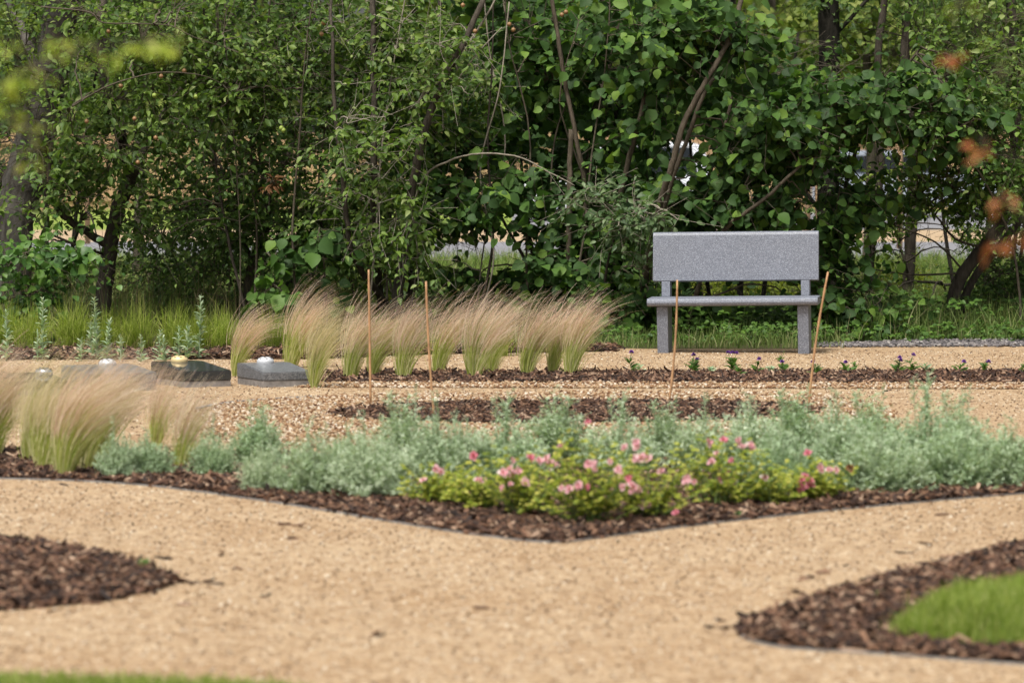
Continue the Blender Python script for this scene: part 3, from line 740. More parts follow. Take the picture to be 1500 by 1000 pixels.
# ------------------------------------------------------------------ feather grasses
def feather(label, base, H, wid, lean, seed, plume='plume', n=520, group='feather grasses along the mulch row', green=1.0, spread=1.0):
    rng = np.random.default_rng(seed); p = np.array([base[0], base[1], 0.0]); root = thing('feather_grass', label, 'ornamental grass', p, group)
    NL = 16
    lk = dict(h=rng.uniform(.80, 1.12, NL), l=rng.uniform(.75, 1.2, NL), a=rng.normal(0, .45, NL), f=rng.normal(0, .10, NL), x=rng.uniform(-.5, .5, NL), y=rng.uniform(-.5, .5, NL))
    def strands(n, hr, t0, w0, bendk, kk=9, wend=.25, lock=True):
        i = rng.integers(0, NL, n)
        B = np.stack([lk['x'][i] * wid * .55 + rng.normal(0, wid * .11, n), lk['y'][i] * wid * .6 + rng.normal(0, wid * .12, n)], 1)
        Hh = H * rng.uniform(*hr, n) * (lk['h'][i] if lock else 1); ln = lean * lk['l'][i] * rng.uniform(.85, 1.15, n) * bendk; az = lk['a'][i] + rng.normal(0, .15, n)
        t = np.linspace(0, 1, kk)[None]
        ang = .06 + ln[:, None] * 1.32 * t ** 1.9 + (lk['f'][i] + rng.normal(0, .055, n))[:, None] * spread
        fan = spread * B[:, 0] / wid * .62
        ds = Hh[:, None] / (kk - 1)
        dx = np.sin(ang + fan[:, None]) * ds; dz = np.cos(ang + fan[:, None]) * ds
        X = np.cumsum(np.concatenate([np.zeros((n, 1)), dx[:, 1:]], 1), 1); Z = np.cumsum(np.concatenate([np.zeros((n, 1)), dz[:, 1:]], 1), 1)
        Y = X * np.sin(az)[:, None] * .5 + rng.normal(0, .02, n)[:, None] * t
        P = np.stack([p[0] + B[:, :1] + X, p[1] + B[:, 1:] + Y, Z], 2)
        k0 = int(t0 * (kk - 1)); P = P[:, k0:]; tt = np.linspace(0, 1, P.shape[1])[None]
        Wd = w0 * rng.uniform(.6, 1.3, n)[:, None] * (1 - (1 - wend) * tt ** 1.5)
        S = nrm(np.stack([np.ones(n), rng.normal(0, .5, n), rng.normal(0, .35, n)], 1))
        return P, Wd, S
    g = MB(); g.strips(*strands(int(n * .8 * green), (.42, .82), 0, .0014, .75)); g.build('blades', 'blade', root)
    g = MB(); g.strips(*strands(int(n * .62), (.85, 1.22), .45, .0010, 1.1, kk=13, wend=.4))
    # whisps: short side hairs give the plumes their softness
    P, Wd, S = strands(int(n * .62), (.8, 1.25), .58, .0006, 1.15, kk=13, wend=.5)
    g.strips(P + rng.normal(0, .010, (len(P), 1, 3)), Wd, S)
    g.build('plumes', plume, root)
    return root
FR = [  # px, py of the base, height m, base width, lean, plume kind, label
    (345, 552, .43, .09, .85, 'plume', 'single feather grass standing between the two nearest memorial stones'),
    (424, 540, .50, .17, .70, 'plume', 'feather grass behind the grey memorial stone, pale pink plumes'),
    (461, 569, .44, .07, .75, 'straw', 'straw coloured feather grass leaning from the corner of the grey memorial stone'),
    (514, 556, .44, .15, .75, 'plume', 'broad feather grass left of the first bamboo cane'),
    (545, 553, .46, .12, .95, 'plume', 'feather grass immediately behind the first bamboo cane'),
    (592, 555, .47, .13, .80, 'plume', 'feather grass between the first two bamboo canes'),
    (640, 549, .50, .14, .80, 'plume', 'tall feather grass right behind the second bamboo cane'),
    (694, 555, .49, .14, .70, 'plume', 'feather grass in the middle of the row with two green feet, left part'),
    (720, 548, .50, .12, .75, 'plume', 'feather grass in the middle of the row, right part of the double tuft'),
    (771, 551, .44, .12, .72, 'plume', 'feather grass with the brightest green foot, third from the right end of the row'),
    (810, 549, .45, .09, .75, 'plume', 'slim feather grass second from the right end of the row'),
    (836, 551, .50, .15, .78, 'plume', 'big feather grass at the right end of the row nearest the bench'),
]
for i, (px, py, h, w, ln, pm, lab) in enumerate(FR):
    feather(lab, G(px, py), h * 1.02, w * .56, ln * .95, 100 + i, pm, 340)
FL = [
    (-20, 672, .50, .16, .85, 'plume', 'blurred feather grass cut by the left picture edge', 620, 1.3),
    (45, 680, .44, .08, .8, 'straw', 'slim pale feather grass second from the left picture edge', 330, .7),
    (94, 700, .47, .085, .80, 'plume', 'front feather grass with a bright green foot in the left cluster', 480, 1.4),
    (118, 692, .51, .13, .85, 'plume', 'wide sandy pink feather grass at the right of the left cluster', 560, .8),
    (68, 690, .49, .10, .78, 'straw', 'straw feather grass in the middle of the left cluster', 400, .6),
    (145, 674, .47, .11, .9, 'plume', 'feather grass at the back right of the left cluster, in front of the memorials', 420, .6),
    (228, 658, .33, .045, .45, 'plume', 'thin upright feather grass standing behind the first silvery mound', 170, 1.2),
    (262, 690, .38, .05, .60, 'plume', 'thin feather grass growing between the first two silvery mounds', 170, 1.4),
]
for i, (px, py, h, w, ln, pm, lab, n, gr) in enumerate(FL):
    feather(lab, G(px, py), h, w, ln, 200 + i, pm, n, 'feather grasses at the left of the big bed', gr)

# ------------------------------------------------------------------ green tufts (left rear bed)
def tuft_proto(seed, n=460, h=(.18, .43)):
    rng = np.random.default_rng(seed); root = thing('green_tuft', '', 'grass tuft', (0, 0, 0), 'yellow green grass tufts behind the memorials')
    b = MB(); r = rng.normal(0, .05, (n, 2)); blades(b, r, h, rng, .58, .0018, 7, .55); b.build('blades', 'carex', root)
    b = MB(); blades(b, rng.normal(0, .05, (60, 2)), (.12, .30), rng, .5, .0014, 6, .5); b.build('dead_blades', 'drygrass', root)
    return root
tp = [tuft_proto(31), tuft_proto(32), tuft_proto(33)]
TU = [(8, 513, 1.0, 'green tuft at the far left picture edge'), (48, 516, .95, 'green tuft second from the left picture edge'), (105, 513, 1.05, 'green tuft left of the tall silvery spires'),
      (160, 512, .85, 'low green tuft behind the tall silvery spires'), (200, 516, 1.1, 'tall bright green tuft right of the tall silvery spires'), (255, 514, .95, 'green tuft behind the black memorial stone'),
      (292, 517, .95, 'green tuft right behind the rightmost silvery spires'), (328, 513, .9, 'green tuft beside the single feather grass'), (395, 514, .9, 'green tuft between the single feather grass and the row'),
      (725, 522, .9, 'green tuft behind the middle feather grasses'), (560, 520, .8, 'green tuft behind the feather grasses near the first cane'), (435, 515, .85, 'green tuft hidden behind the second feather grass')]
for i, (px, py, s, lab) in enumerate(TU):
    g = G(px, py)
    if i < 3: o = tp[i]; o.location = g; o.scale = (s,) * 3; o['label'] = lab
    else: copy_thing(tp[i % 3], g, lab, i * 1.3, s)

# ------------------------------------------------------------------ silvery spires
def spire(label, px, py, h, seed, dens=1.0):
    rng = np.random.default_rng(seed); g = G(px, py); root = thing('silver_spire', label, 'plant', g, 'upright silvery mugwort stems')
    lean = rng.normal(0, .04); b = MB(); t = np.linspace(0, 1, 8)[:, None]
    L = g + np.array([lean * h, 0, 0]) * t ** 2 + np.array([0, 0, h]) * t
    b.tube(L, np.linspace(.0035, .0015, 8), 5); b.build('stem', 'sage', root)
    n = int(h / .0042 * dens); tt = np.linspace(.03, 1, n); P = np.stack([np.interp(tt, t[:, 0], L[:, k]) for k in range(3)], 1)
    a = rng.uniform(0, 2 * PI, n); el = rng.normal(.45, .25, n) + tt * .5
    D = np.stack([np.cos(a) * np.cos(el), np.sin(a) * np.cos(el), np.sin(el)], 1)
    s = (.066 * (1 - tt * .62) + .008) * rng.uniform(.7, 1.2, n) * (1 if h > .2 else .85)
    m = MB(); add_leaves(m, T_SLIM, P, D, np.array([0, 0, 1.]) + rng.normal(0, .4, (n, 3)), s)
    m.build('leaves', 'mugwort', root)
SP = [(10, 530, .34, 'silvery spire at the left picture edge'), (62, 528, .42, 'tall silvery spire second from the left edge'), (55, 530, .2, 'short silvery shoot at the foot of the second spire'),
      (134, 527, .24, 'silvery shoot left of the tallest spire'), (142, 528, .42, 'tallest silvery spire in the middle of its cluster'), (157, 529, .27, 'silvery spire right of the tallest one'), (177, 530, .17, 'short silvery shoot right of the tallest cluster'),
      (207, 531, .18, 'lone short silvery shoot near the third memorial'), (233, 529, .20, 'silvery shoot left behind the black memorial'), (241, 531, .17, 'short silvery shoot behind the corner of the black memorial'),
      (262, 528, .22, 'silvery shoot behind the gold flower holder'), (275, 528, .24, 'leafy silvery spire just right of the gold flower holder'), (292, 527, .43, 'tall thin silvery spire right of the gold flower holder'), (119, 530, .15, 'smallest silvery shoot left of the tallest cluster')]
for i, (px, py, h, lab) in enumerate(SP): spire(lab, px, py, h, 300 + i)

# ------------------------------------------------------------------ silvery mounds
def mound_proto(seed, w=.36, h=.26, ns=80, spires=2):
    rng = np.random.default_rng(seed); root = thing('silver_mound', '', 'shrub', (0, 0, 0), 'feathery silvery mounds in the big bed')
    st = MB(); PP = []; DD = []; SS = []
    for i in range(ns + spires):
        a = rng.uniform(0, 2 * PI); u = math.sqrt(rng.random()); sp = i >= ns
        if sp: u *= .4
        e = np.array([math.cos(a) * u * w * .5, math.sin(a) * u * w * .5, h * (math.sqrt(max(.05, 1 - u * u * .95))) * rng.uniform(.78, 1.08) * (1.4 if sp else 1)])
        if i < ns * .36: e[2] *= rng.uniform(.15, .7)
        b0 = np.array([rng.normal(0, .02), rng.normal(0, .02), 0])
        L = smoothline([b0, b0 * .5 + e * .5 * (1.15, 1.15, .8), e], 4); st.tube(L, np.linspace(.003, .001, len(L)), 4, False)
        nt = 13 if not sp else 20; t = np.linspace(.35 if not sp else .4, 1, nt)
        for tt in t:
            k = tt * (len(L) - 1); j = min(int(k), len(L) - 2); p = L[j] + (L[j + 1] - L[j]) * (k - j); T = nrm(L[j + 1] - L[j])
            aa = rng.uniform(0, 2 * PI); side = nrm(np.array([math.cos(aa), math.sin(aa), .35]) + T * .5)
            ll = rng.uniform(.03, .06) * (1.15 - .45 * tt)
            # a finely divided leaf: a midrib with side lobes
            for q in range(7):
                f = q / 6; pp = p + side * ll * f; sd = nrm(np.cross(side, rng.normal(0, 1, 3)))
                PP.append(pp); DD.append(nrm(side * .6 + sd * (.9 if q < 6 else .1))); SS.append(ll * .5 * (1.1 - .5 * f) * rng.uniform(.7, 1.2))
    m = MB(); PP = np.array(PP); DD = np.array(DD); SS = np.array(SS); n = len(PP)
    T = (np.array([[-.12, 0, 0], [.12, 0, 0], [.17, .55, 0], [0, 1, 0], [-.17, .55, 0]]), [(0, 1, 2, 3, 4)])
    add_leaves(m, T, PP, DD, np.array([0, -.3, 1.]) + rng.normal(0, .6, (n, 3)), SS)
    st.build('stems', 'sage', root); m.build('foliage', 'sage', root); return root
def tone(m, lo, hi):
    nt = m.node_tree; oi = nt.nodes.new("ShaderNodeObjectInfo"); b = [n for n in nt.nodes if n.type == 'BSDF_PRINCIPLED'][0]
    src = b.inputs['Base Color'].links[0].from_socket
    nt.links.new(mixc(nt, 1.0, src, ramp(nt, oi.outputs['Random'], [(0, lo), (1, hi)]), 'MULTIPLY'), b.inputs['Base Color'])
tone(M['sage'], (.74, .84, .72), (1.06, 1.04, 1.02))
mp = [mound_proto(41, .36, .28, 125, 3), mound_proto(42, .34, .28, 120, 5), mound_proto(43, .38, .28, 135, 1), mound_proto(44, .3, .33, 110, 7)]
MO = [  # px, base py, width px, top py, proto, label
    (175, 699, 70, 643, 2, 'silvery mound just right of the left feather grass cluster'), (218, 696, 80, 648, 0, 'low silvery mound under the thin upright feather grass'),
    (312, 697, 76, 640, 2, 'small round silvery mound right of the second thin feather grass'), (378, 682, 92, 606, 3, 'taller silvery mound with open top, third from the left'),
    (386, 712, 76, 660, 2, 'small silvery mound in front of the taller open topped one'), (462, 716, 100, 645, 0, 'silvery mound left of the middle, at the mulch edge'),
    (548, 722, 120, 648, 2, 'broad silvery mound left of the small rose bush'), (592, 690, 110, 592, 3, 'silvery mound with tall spires below the first two canes'),
    (520, 690, 90, 640, 0, 'back silvery mound between the broad one and the mulch edge one'), (655, 700, 120, 622, 2, 'silvery mound behind the small rose bush'),
    (735, 695, 120, 622, 1, 'silvery mound between the small rose bush and the large rose bushes'), (818, 678, 120, 592, 3, 'silvery mound with tall spires behind the large rose bushes'),
    (905, 685, 110, 618, 1, 'silvery mound behind the right part of the large rose bushes'), (975, 672, 90, 600, 3, 'pointed silvery mound at the foot of the bowed cane'),
    (1035, 682, 110, 618, 2, 'silvery mound left behind the right rose bush'), (1100, 690, 120, 610, 0, 'silvery mound right behind the right rose bush'),
    (1165, 668, 110, 586, 3, 'tall silvery mound at the foot of the leaning cane'), (1150, 715, 120, 640, 2, 'front silvery mound left of the hot pink roses'),
    (1225, 705, 110, 610, 0, 'silvery mound right behind the hot pink roses'), (1275, 690, 110, 590, 3, 'tall open silvery mound right of the leaning cane'),
    (1290, 722, 140, 640, 2, 'wide low silvery mound right of the hot pink roses, at mulch front'), (1350, 708, 120, 605, 1, 'silvery mound second tallest at the right side'),
    (1403, 698, 100, 592, 3, 'tallest spired silvery mound at the right side'), (1415, 716, 130, 625, 2, 'low silvery mound in front of the tallest spired one'),
    (1480, 714, 110, 640, 0, 'silvery mound at the right picture edge'), (1545, 716, 110, 640, 2, 'silvery mound half cut off by the right picture edge')]
used = set()
for i, (px, py, wpx, top, k, lab) in enumerate(MO):
    py += (2 if px > 1230 else 11) if top > 612 and px > 330 else (0 if px > 1230 else 4); g = G(px, py); sc = F / g[1]; w0 = [.36, .34, .38, .30][k]; h0 = [.27, .28, .26, .38][k]
    s = wpx / sc / w0 * (1.05 if px < 420 else 1.16); sz = (py - top) / sc / h0 * 1.05
    if k in used: o = copy_thing(mp[k], g, lab, i * 2.1, s, scz=sz)
    else: used.add(k); o = mp[k]; o.location = g; o.scale = (s, s, sz); o['label'] = lab

# ------------------------------------------------------------------ rose bushes
def rose(label, px, py, wpx, top, seed, bl, hot=False, extra=1.0):
    rng = np.random.default_rng(seed); g = G(px, py); sc = F / g[1]; w = wpx / sc; h = (py - top) / sc
    root = thing('rose_bush', label, 'rose bush', g, 'low ground cover roses in the big bed')
    st = MB(); PP = []; DD = []; SS = []; tips = []
    w *= 1.35; h *= 1.05
    for i in range(int(50 * extra)):
        a = rng.uniform(0, 2 * PI); u = math.sqrt(rng.random())
        e = g + np.array([math.cos(a) * u * w * .5, math.sin(a) * u * w * .35, h * rng.uniform(.3, 1.08) * math.sqrt(1 - .5 * u * u)])
        b0 = g + np.array([rng.normal(0, .03), rng.normal(0, .03), 0])
        L = smoothline([b0, b0 * .5 + e * .5 + (0, 0, .01), e], 4); st.tube(L, np.linspace(.003, .0012, len(L)), 4, False); tips.append(e)
        for tt in np.linspace(.3, 1, 8):
            k = tt * (len(L) - 1); j = min(int(k), len(L) - 2); p = L[j] + (L[j + 1] - L[j]) * (k - j)
            aa = rng.uniform(0, 2 * PI); sd = np.array([math.cos(aa), math.sin(aa), .25])
            for q in (-1, 0, 1, -1, 1):
                PP.append(p + sd * .014 * rng.uniform(.5, 2)); DD.append(sd + np.array([-sd[1], sd[0], 0]) * q * .9 + rng.normal(0, .2, 3)); SS.append(rng.uniform(.010, .022))
    m = MB(); n = len(PP); add_leaves(m, leaf_t(.36, .06, .15), np.array(PP), np.array(DD), np.array([0, -.4, .9]) + rng.normal(0, .4, (n, 3)), np.array(SS))
    st.build('stems', 'stem', root); m.build('foliage', 'rose', root)
    bl = bl + [(x + rng.normal(0, 9), y + rng.normal(0, 8), k_) for (x, y, k_) in bl if k_ == 'pink' and rng.random() < .4]
    for (bx, by, kind) in bl:
        c = W(bx, by, g[1] + -rng.uniform(.15, .5) * w); b = MB(); r = rng.uniform(.012, .021); ax = nrm(np.array([rng.normal(0, .5), -.8, rng.uniform(.2, .9)])); bu = nrm(np.cross(ax, [1., .2, 0])); bv = np.cross(bu, ax); Rm = np.stack([bu, bv, ax])
        # layered cupped petals
        for ring, (n, rr, el) in enumerate(((6, 1.0, .2), (5, .85, .75), (4, .5, 1.2))):
            a = np.arange(n) * 2 * PI / n + ring * .5 + rng.normal(0, .12, n)
            D = np.stack([np.cos(a) * math.cos(el), np.sin(a) * math.cos(el), np.full(n, math.sin(el))], 1)
            Nn = np.stack([-np.cos(a) * math.sin(el), -np.sin(a) * math.sin(el), np.full(n, math.cos(el))], 1)
            D = (D + rng.normal(0, .22, D.shape)) @ Rm; Nn = Nn @ Rm
            add_leaves(b, leaf_t(.48, .12, -.15, .6), np.repeat(c[None], n, 0) + D * r * .15, D, Nn, r * rr * rng.uniform(.65, 1.2, n))
        b.build('blossom', kind, root)
    return root
K, HK = 'pink', 'hotpink'
rose('low leafy rose bush with one bud, right of the small two budded bush', 708, 752, 80, 690, 57, [(702, 704, K)], extra=.6)
rose('low nearly flowerless rose bush left of the hot pink flowers', 1128, 744, 80, 690, 58, [(1120, 700, K)], extra=.6)
rose('small rose bush with two pink buds left of the large ones', 645, 743, 120, 672, 51, [(694, 668, HK), (620, 703, K), (648, 690, K)], extra=.8)
rose('rose bush with pale pink blossoms left of the largest one', 768, 762, 130, 655, 52, [(751, 674, K), (776, 671, HK), (790, 676, K), (801, 672, K), (748, 687, K), (747, 709, K), (768, 707, K), (812, 680, K), (823, 654, K), (758, 690, K)])
rose('largest rose bush with pink blossom clusters in the middle of the bed', 858, 772, 165, 645, 53, [(822, 715, K), (834, 716, K), (859, 713, HK), (862, 680, K), (872, 687, K), (867, 679, K), (905, 690, K), (906, 686, K), (921, 700, HK), (925, 710, K), (931, 648, K), (933, 671, K), (861, 618, HK), (915, 655, K), (893, 676, K)], extra=1.4)
rose('rose bush with blossoms right of the largest one', 955, 764, 125, 660, 54, [(950, 671, K), (941, 668, K), (935, 718, K), (950, 740, K), (1003, 702, K), (1007, 701, K), (968, 690, K), (990, 751, HK), (945, 672, K)])
rose('rose bush with a crown of pink blossoms at the right', 1058, 746, 135, 642, 55, [(1060, 645, HK), (1037, 648, K), (1082, 645, K), (1088, 655, K), (1050, 664, K), (1072, 674, HK), (1053, 703, K), (1043, 676, K), (1102, 655, K), (1081, 650, K), (1099, 652, 'pink')])
rose('rose bush with hot pink flowers at the right end', 1192, 738, 110, 672, 56, [(1184, 664, HK), (1180, 699, HK), (1188, 704, HK), (1172, 711, HK), (1172, 718, HK), (1186, 711, HK), (1205, 690, K), (1215, 689, K), (1245, 685, 'deadleaf'), (1174, 703, HK)])

# ------------------------------------------------------------------ violet flowers in the long row
def violet(label, px, py, h, heads, seed, leaf=.065, n=15, m='weed'):
    rng = np.random.default_rng(seed); g = G(px, py); root = thing('violet_flower', label, 'flower', g, 'small violet flowers in the mulch row')
    st = MB(); lf = MB(); P = []; D = []; S = []
    ends = [W(hx, hy, g[1] + rng.normal(0, .02)) for hx, hy in heads] or [g + (rng.normal(0, .01), 0, h)]
    for e in ends:
        L = smoothline([g, g * .5 + e * .5 + (rng.normal(0, .006), 0, .01), e], 4); st.tube(L, .0016, 4)
        for t in np.linspace(.08, .62, n):
            k = t * (len(L) - 1); j = int(k); p = L[j] + (L[j + 1] - L[j]) * (k - j); a = rng.uniform(0, 2 * PI)
            P.append(p); D.append((math.cos(a), math.sin(a), rng.uniform(.3, 1.1))); S.append(leaf * rng.uniform(.6, 1.2) * (1.2 - t))
    add_leaves(lf, T_SLIM if leaf > .03 else T_APPLE, np.array(P), np.array(D, float), np.array([0, -.5, .8]) + rng.normal(0, .3, (len(P), 3)), np.array(S))
    st.build('stems', 'stem', root); lf.build('leaves', m, root)
    for e in (ends if heads else []):
        b = MB(); n2 = 34; a = rng.uniform(0, 2 * PI, n2); el = rng.uniform(-.2, 1.4, n2)
        Dd = np.stack([np.cos(a) * np.cos(el), np.sin(a) * np.cos(el), np.sin(el)], 1)
        add_leaves(b, T_APPLE, e + Dd * .002, Dd, rng.normal(0, 1, (n2, 3)), np.full(n2, .016)); b.build('flower_head', 'violet', root)
VI = [(926, 548, .05, [(925, 516)], 'violet flower with a bare leafy tuft left of the bench'), (1013, 548, .1, [(1016, 520), (1021, 527)], 'twin violet heads beside the bowed cane'),
      (1072, 546, .1, [(1067, 517), (1073, 517), (1079, 518)], 'three headed violet flower in front of the bench'), (1106, 549, .1, [(1112, 526)], 'single violet flower in front of the bench, leaning right'),
      (1146, 549, .1, [(1146, 530)], 'violet flower with bright green top before the right bench leg'), (1192, 552, .1, [(1191, 530)], 'pale violet head behind the leaning cane'),
      (1238, 548, .1, [(1239, 531)], 'small violet flower right of the leaning cane'), (1315, 548, .1, [(1318, 524), (1319, 528)], 'violet flower left of the pair under the crooked tree'),
      (1336, 548, .1, [(1338, 520)], 'tallest violet flower under the crooked tree'), (1404, 549, .1, [(1412, 530)], 'violet flower second from the right'), (1440, 548, .1, [(1448, 530)], 'rightmost violet flower with broad green leaves')]
for i, (px, py, h, hd, lab) in enumerate(VI): violet(lab, px, py, h, hd, 400 + i)
for i, (px, py, h, lab) in enumerate([(938, 545, .06, 'flowerless young plant left of the bench'), (1040, 549, .05, 'flowerless leafy plant under the left part of the bench'), (1130, 549, .06, 'flowerless leafy plant under the middle right of the bench'),
        (1252, 546, .08, 'upright flowerless plant right of the leaning cane'), (1355, 547, .07, 'flowerless leafy plant right of the tallest violet flower'), (1500, 549, .09, 'green shoots at the right picture edge'),
        (1147, 545, .14, 'bright yellow green sprout rising before the right bench leg'), (1085, 552, .07, 'flowerless leafy plant in the middle of the row before the bench')]):
    violet(lab, px, py, h, [], 450 + i, .055, 16, 'weed' if i in (3, 5, 6, 7) else 'mugwort')

# ------------------------------------------------------------------ trees and shrubs behind the path
GAPS += [(140, 300, 50, 30, .35), (110, 350, 60, 13, .8), (260, 370, 50, 20, .3), (700, 372, 75, 24, .93), (760, 238, 26, 12, .9), (992, 215, 34, 20, .93), (1078, 195, 14, 42, .7), (1185, 300, 22, 34, .9),
         (1290, 340, 45, 45, .35), (1368, 350, 38, 32, .92), (1095, 426, 100, 17, .93), (1290, 435, 55, 18, .75), (1260, 70, 85, 42, .9), (1180, 60, 30, 40, .7), (1420, 385, 70, 20, .85),
         (720, 258, 22, 14, .9), (530, 235, 14, 9, .8), (170, 205, 28, 14, .8), (330, 190, 12, 10, .8), (1168, 150, 9, 16, .9), (1290, 225, 45, 22, .6), (40, 200, 40, 150, .65)]
def uprights(seed, n, x0, x1, Y0, Y1, top=-120):
    g = np.random.default_rng(seed); out = []
    for _ in range(n):
        x = g.uniform(x0, x1); Y = g.uniform(Y0, Y1); l = g.normal(0, 45); w = g.normal(0, 22, 4); t0 = g.uniform(top, 60)
        ys = np.linspace(500, t0, 5)
        out.append(([(x - l * .2, 500, Y)] + [(x + l * (i + 1) / 4 + w[i] * .6, ys[i + 1], Y + g.normal(0, .06)) for i in range(4)], g.uniform(.006, .014), g.uniform(.003, .006)))
    return out
_g = np.random.default_rng(5)
for _ in range(34): GAPS.append((_g.uniform(180, 1480), _g.uniform(10, 330), _g.uniform(7, 15), _g.uniform(6, 14), .85))
tree('birch_tree', 'thick fissured birch trunk leaning at the left picture edge', 'tree', 1,
     [([(12, 480, 31), (18, 340, 31), (42, 240, 31), (72, 120, 31), (92, 0, 31), (110, -180, 31), (130, -500, 31.5)], .19, .11), ([(62, 150, 31), (40, 60, 31.3), (-20, -60, 32)], .06, .02)],
     [(60, 60, 30.6, .9, .5, .45, 120), (0, 180, 30.6, .4, .4, .4, 50), (-5, 250, 31.4, .15, .2, .3, 26), (10, 220, 32.5, .4, .3, .5, 50), (100, -150, 31.5, 1.5, 1.2, .9, 160), (20, 20, 32.4, 1.0, .6, .5, 90)], T_APPLE, 'apple_y', .055, barkm='bark_birch', twigm='twig_d', gaps=[(75, 60, 22, 60, .8), (40, 260, 50, 110, .9), (105, 20, 18, 25, .7)])
tree('apple_tree', 'forked apple tree with reddish fruit, its low limb sweeping left', 'tree', 2,
     [([(152, 500, 30.3), (152, 435, 30.3), (160, 380, 30.3), (172, 310, 30.3), (190, 262, 30.3), (176, 200, 30.2), (160, 150, 30.1), (150, 90, 30.2), (150, 0, 30.6), (160, -200, 31)], .072, .03),
      ([(158, 358, 30.3), (120, 335, 30.2), (90, 312, 30.1), (76, 285, 30), (74, 230, 30), (80, 170, 30), (60, 120, 30)], .034, .012),
      ([(195, 258, 30.3), (215, 210, 30.5), (250, 150, 30.6), (300, 90, 30.5)], .035, .012),
      ([(60, 10, 29.2), (130, 18, 29.1), (150, 33, 29.1), (205, 35, 29.1), (250, 38, 29.1), (285, 55, 29.1), (330, 70, 29.2)], .006, .003), ([(100, 160, 29.3), (150, 130, 29.1), (195, 114, 29.1), (240, 106, 29.1), (300, 112, 29.2), (345, 135, 29.4)], .006, .003),
      ([(150, 372, 30.3), (110, 358, 30.0), (70, 340, 29.9), (52, 318, 29.9)], .012, .006)],
     [(120, 150, 29.7, .6, .4, .5, 120), (250, 120, 29.8, .7, .45, .5, 150), (200, 30, 29.8, 1.0, .5, .35, 150), (330, 60, 29.7, .6, .4, .45, 150), (220, 320, 30.1, .35, .4, .3, 40), (90, 280, 30, .35, .3, .35, 36), (150, 210, 30, .5, .4, .3, 70),
      (110, 240, 29.8, .5, .3, .35, 90), (120, 300, 30, .4, .3, .2, 40), (350, 170, 29.6, .4, .3, .3, 90), (200, -200, 31, 1.8, 1.3, .8, 170)],
     T_APPLE, 'apple', .070, twigm='twig', leaf_label='small mid green leaves with reddish apples among them')
ap = bpy.data.objects['apple_tree']
fruit(ap, [(159, 46, 29.3), (177, 126, 29.3), (127, 178, 29.3), (202, 238, 29.3), (270, 104, 29.3), (197, 174, 29.3), (228, 202, 29.3), (236, 112, 29.3), (471, 50, 29.3), (474, 34, 29.3)], 'apple_fruit')
fruit(ap, [(287, 142, 29.3), (226, 140, 29.3)], 'green_fruit', .019)
tree('plum_thicket', 'dense dark small leaved thicket with a leaning trunk left of the canes', 'shrub', 3,
     [([(350, 500, 30.6), (362, 430, 30.6), (372, 380, 30.6), (392, 330, 30.6), (400, 270, 30.7), (430, 200, 30.8), (440, 80, 31), (440, -200, 31.3)], .042, .018),
      ([(372, 385, 30.6), (350, 340, 30.7), (330, 260, 30.9), (300, 200, 31)], .022, .008), ([(355, 480, 30.6), (440, 400, 30.5), (520, 340, 30.4)], .018, .008)] + uprights(72, 5, 260, 480, 29.5, 30.2),
     [(330, 280, 30.2, .6, .5, .45, 180), (420, 250, 30.0, .55, .5, .5, 180), (440, 130, 29.9, .6, .5, .5, 190), (380, 350, 30.4, .6, .5, .3, 100), (280, 380, 31, .5, .6, .3, 110), (280, 240, 30.8, .55, .6, .5, 150), (490, 330, 30.3, .35, .4, .4, 100),
      (440, 30, 30, .6, .5, .4, 170), (250, 420, 31.5, .9, .6, .25, 100), (400, 420, 30.6, .4, .4, .2, 60), (380, -200, 31, 1.5, 1.3, .8, 160)],
     T_APPLE, 'plum', .060, twigm='twig')
tree('wild_apple_tree', 'many stemmed wild apple tree with arching bare twigs behind the canes', 'tree', 4,
     [([(583, 500, 29.5), (582, 440, 29.5), (590, 380, 29.5), (600, 300, 29.5), (618, 210, 29.4), (640, 140, 29.4), (690, 40, 29.4), (730, -60, 29.6), (780, -250, 30.3)], .048, .015),
      ([(598, 450, 30.1), (612, 380, 30.1), (640, 250, 30.2), (628, 160, 30.2), (640, 60, 30.3), (650, -100, 30.6)], .034, .015),
      ([(575, 455, 30), (520, 380, 29.5), (508, 320, 29.4), (500, 240, 29.3), (490, 150, 29.3), (486, 40, 29.4), (480, -100, 30)], .026, .010),
      ([(560, 470, 30.3), (548, 300, 29.6), (548, 150, 29.5), (545, 0, 29.6), (540, -150, 30.4)], .030, .020),
      ([(596, 340, 29.8), (620, 262, 29.6), (660, 235, 29.4), (705, 225, 29.3), (760, 230, 29.3), (800, 250, 29.3), (842, 272, 29.3)], .010, .004),
      ([(592, 200, 29.7), (625, 130, 29.6), (680, 72, 29.5), (720, 10, 29.5), (740, -30, 29.5)], .012, .006),
      ([(592, 200, 29.7), (640, 160, 29.6), (690, 90, 29.5), (735, 40, 29.5)], .009, .004)]
      + uprights(78, 6, 480, 730, 29.4, 30.2),
     [(600, 330, 29.2, .3, .12, .3, 60), (650, 110, 29.2, .25, .1, .3, 36), (520, 200, 29.1, .3, .12, .5, 60), (540, 300, 29.8, .4, .4, .5, 150), (560, 120, 29.8, .5, .4, .6, 200), (620, 60, 29.7, .5, .4, .4, 150), (600, 360, 30, .35, .35, .3, 90), (510, 60, 29.8, .35, .4, .4, 110), (665, 160, 30, .35, .3, .35, 70), (560, 230, 30.4, .5, .4, .5, 110), (600, -200, 30.5, 1.4, 1.2, .8, 150)],
     T_APPLE, 'apple', .070, barkm='bark', twigm='twig_g', bare=.06)
wa = bpy.data.objects['wild_apple_tree']
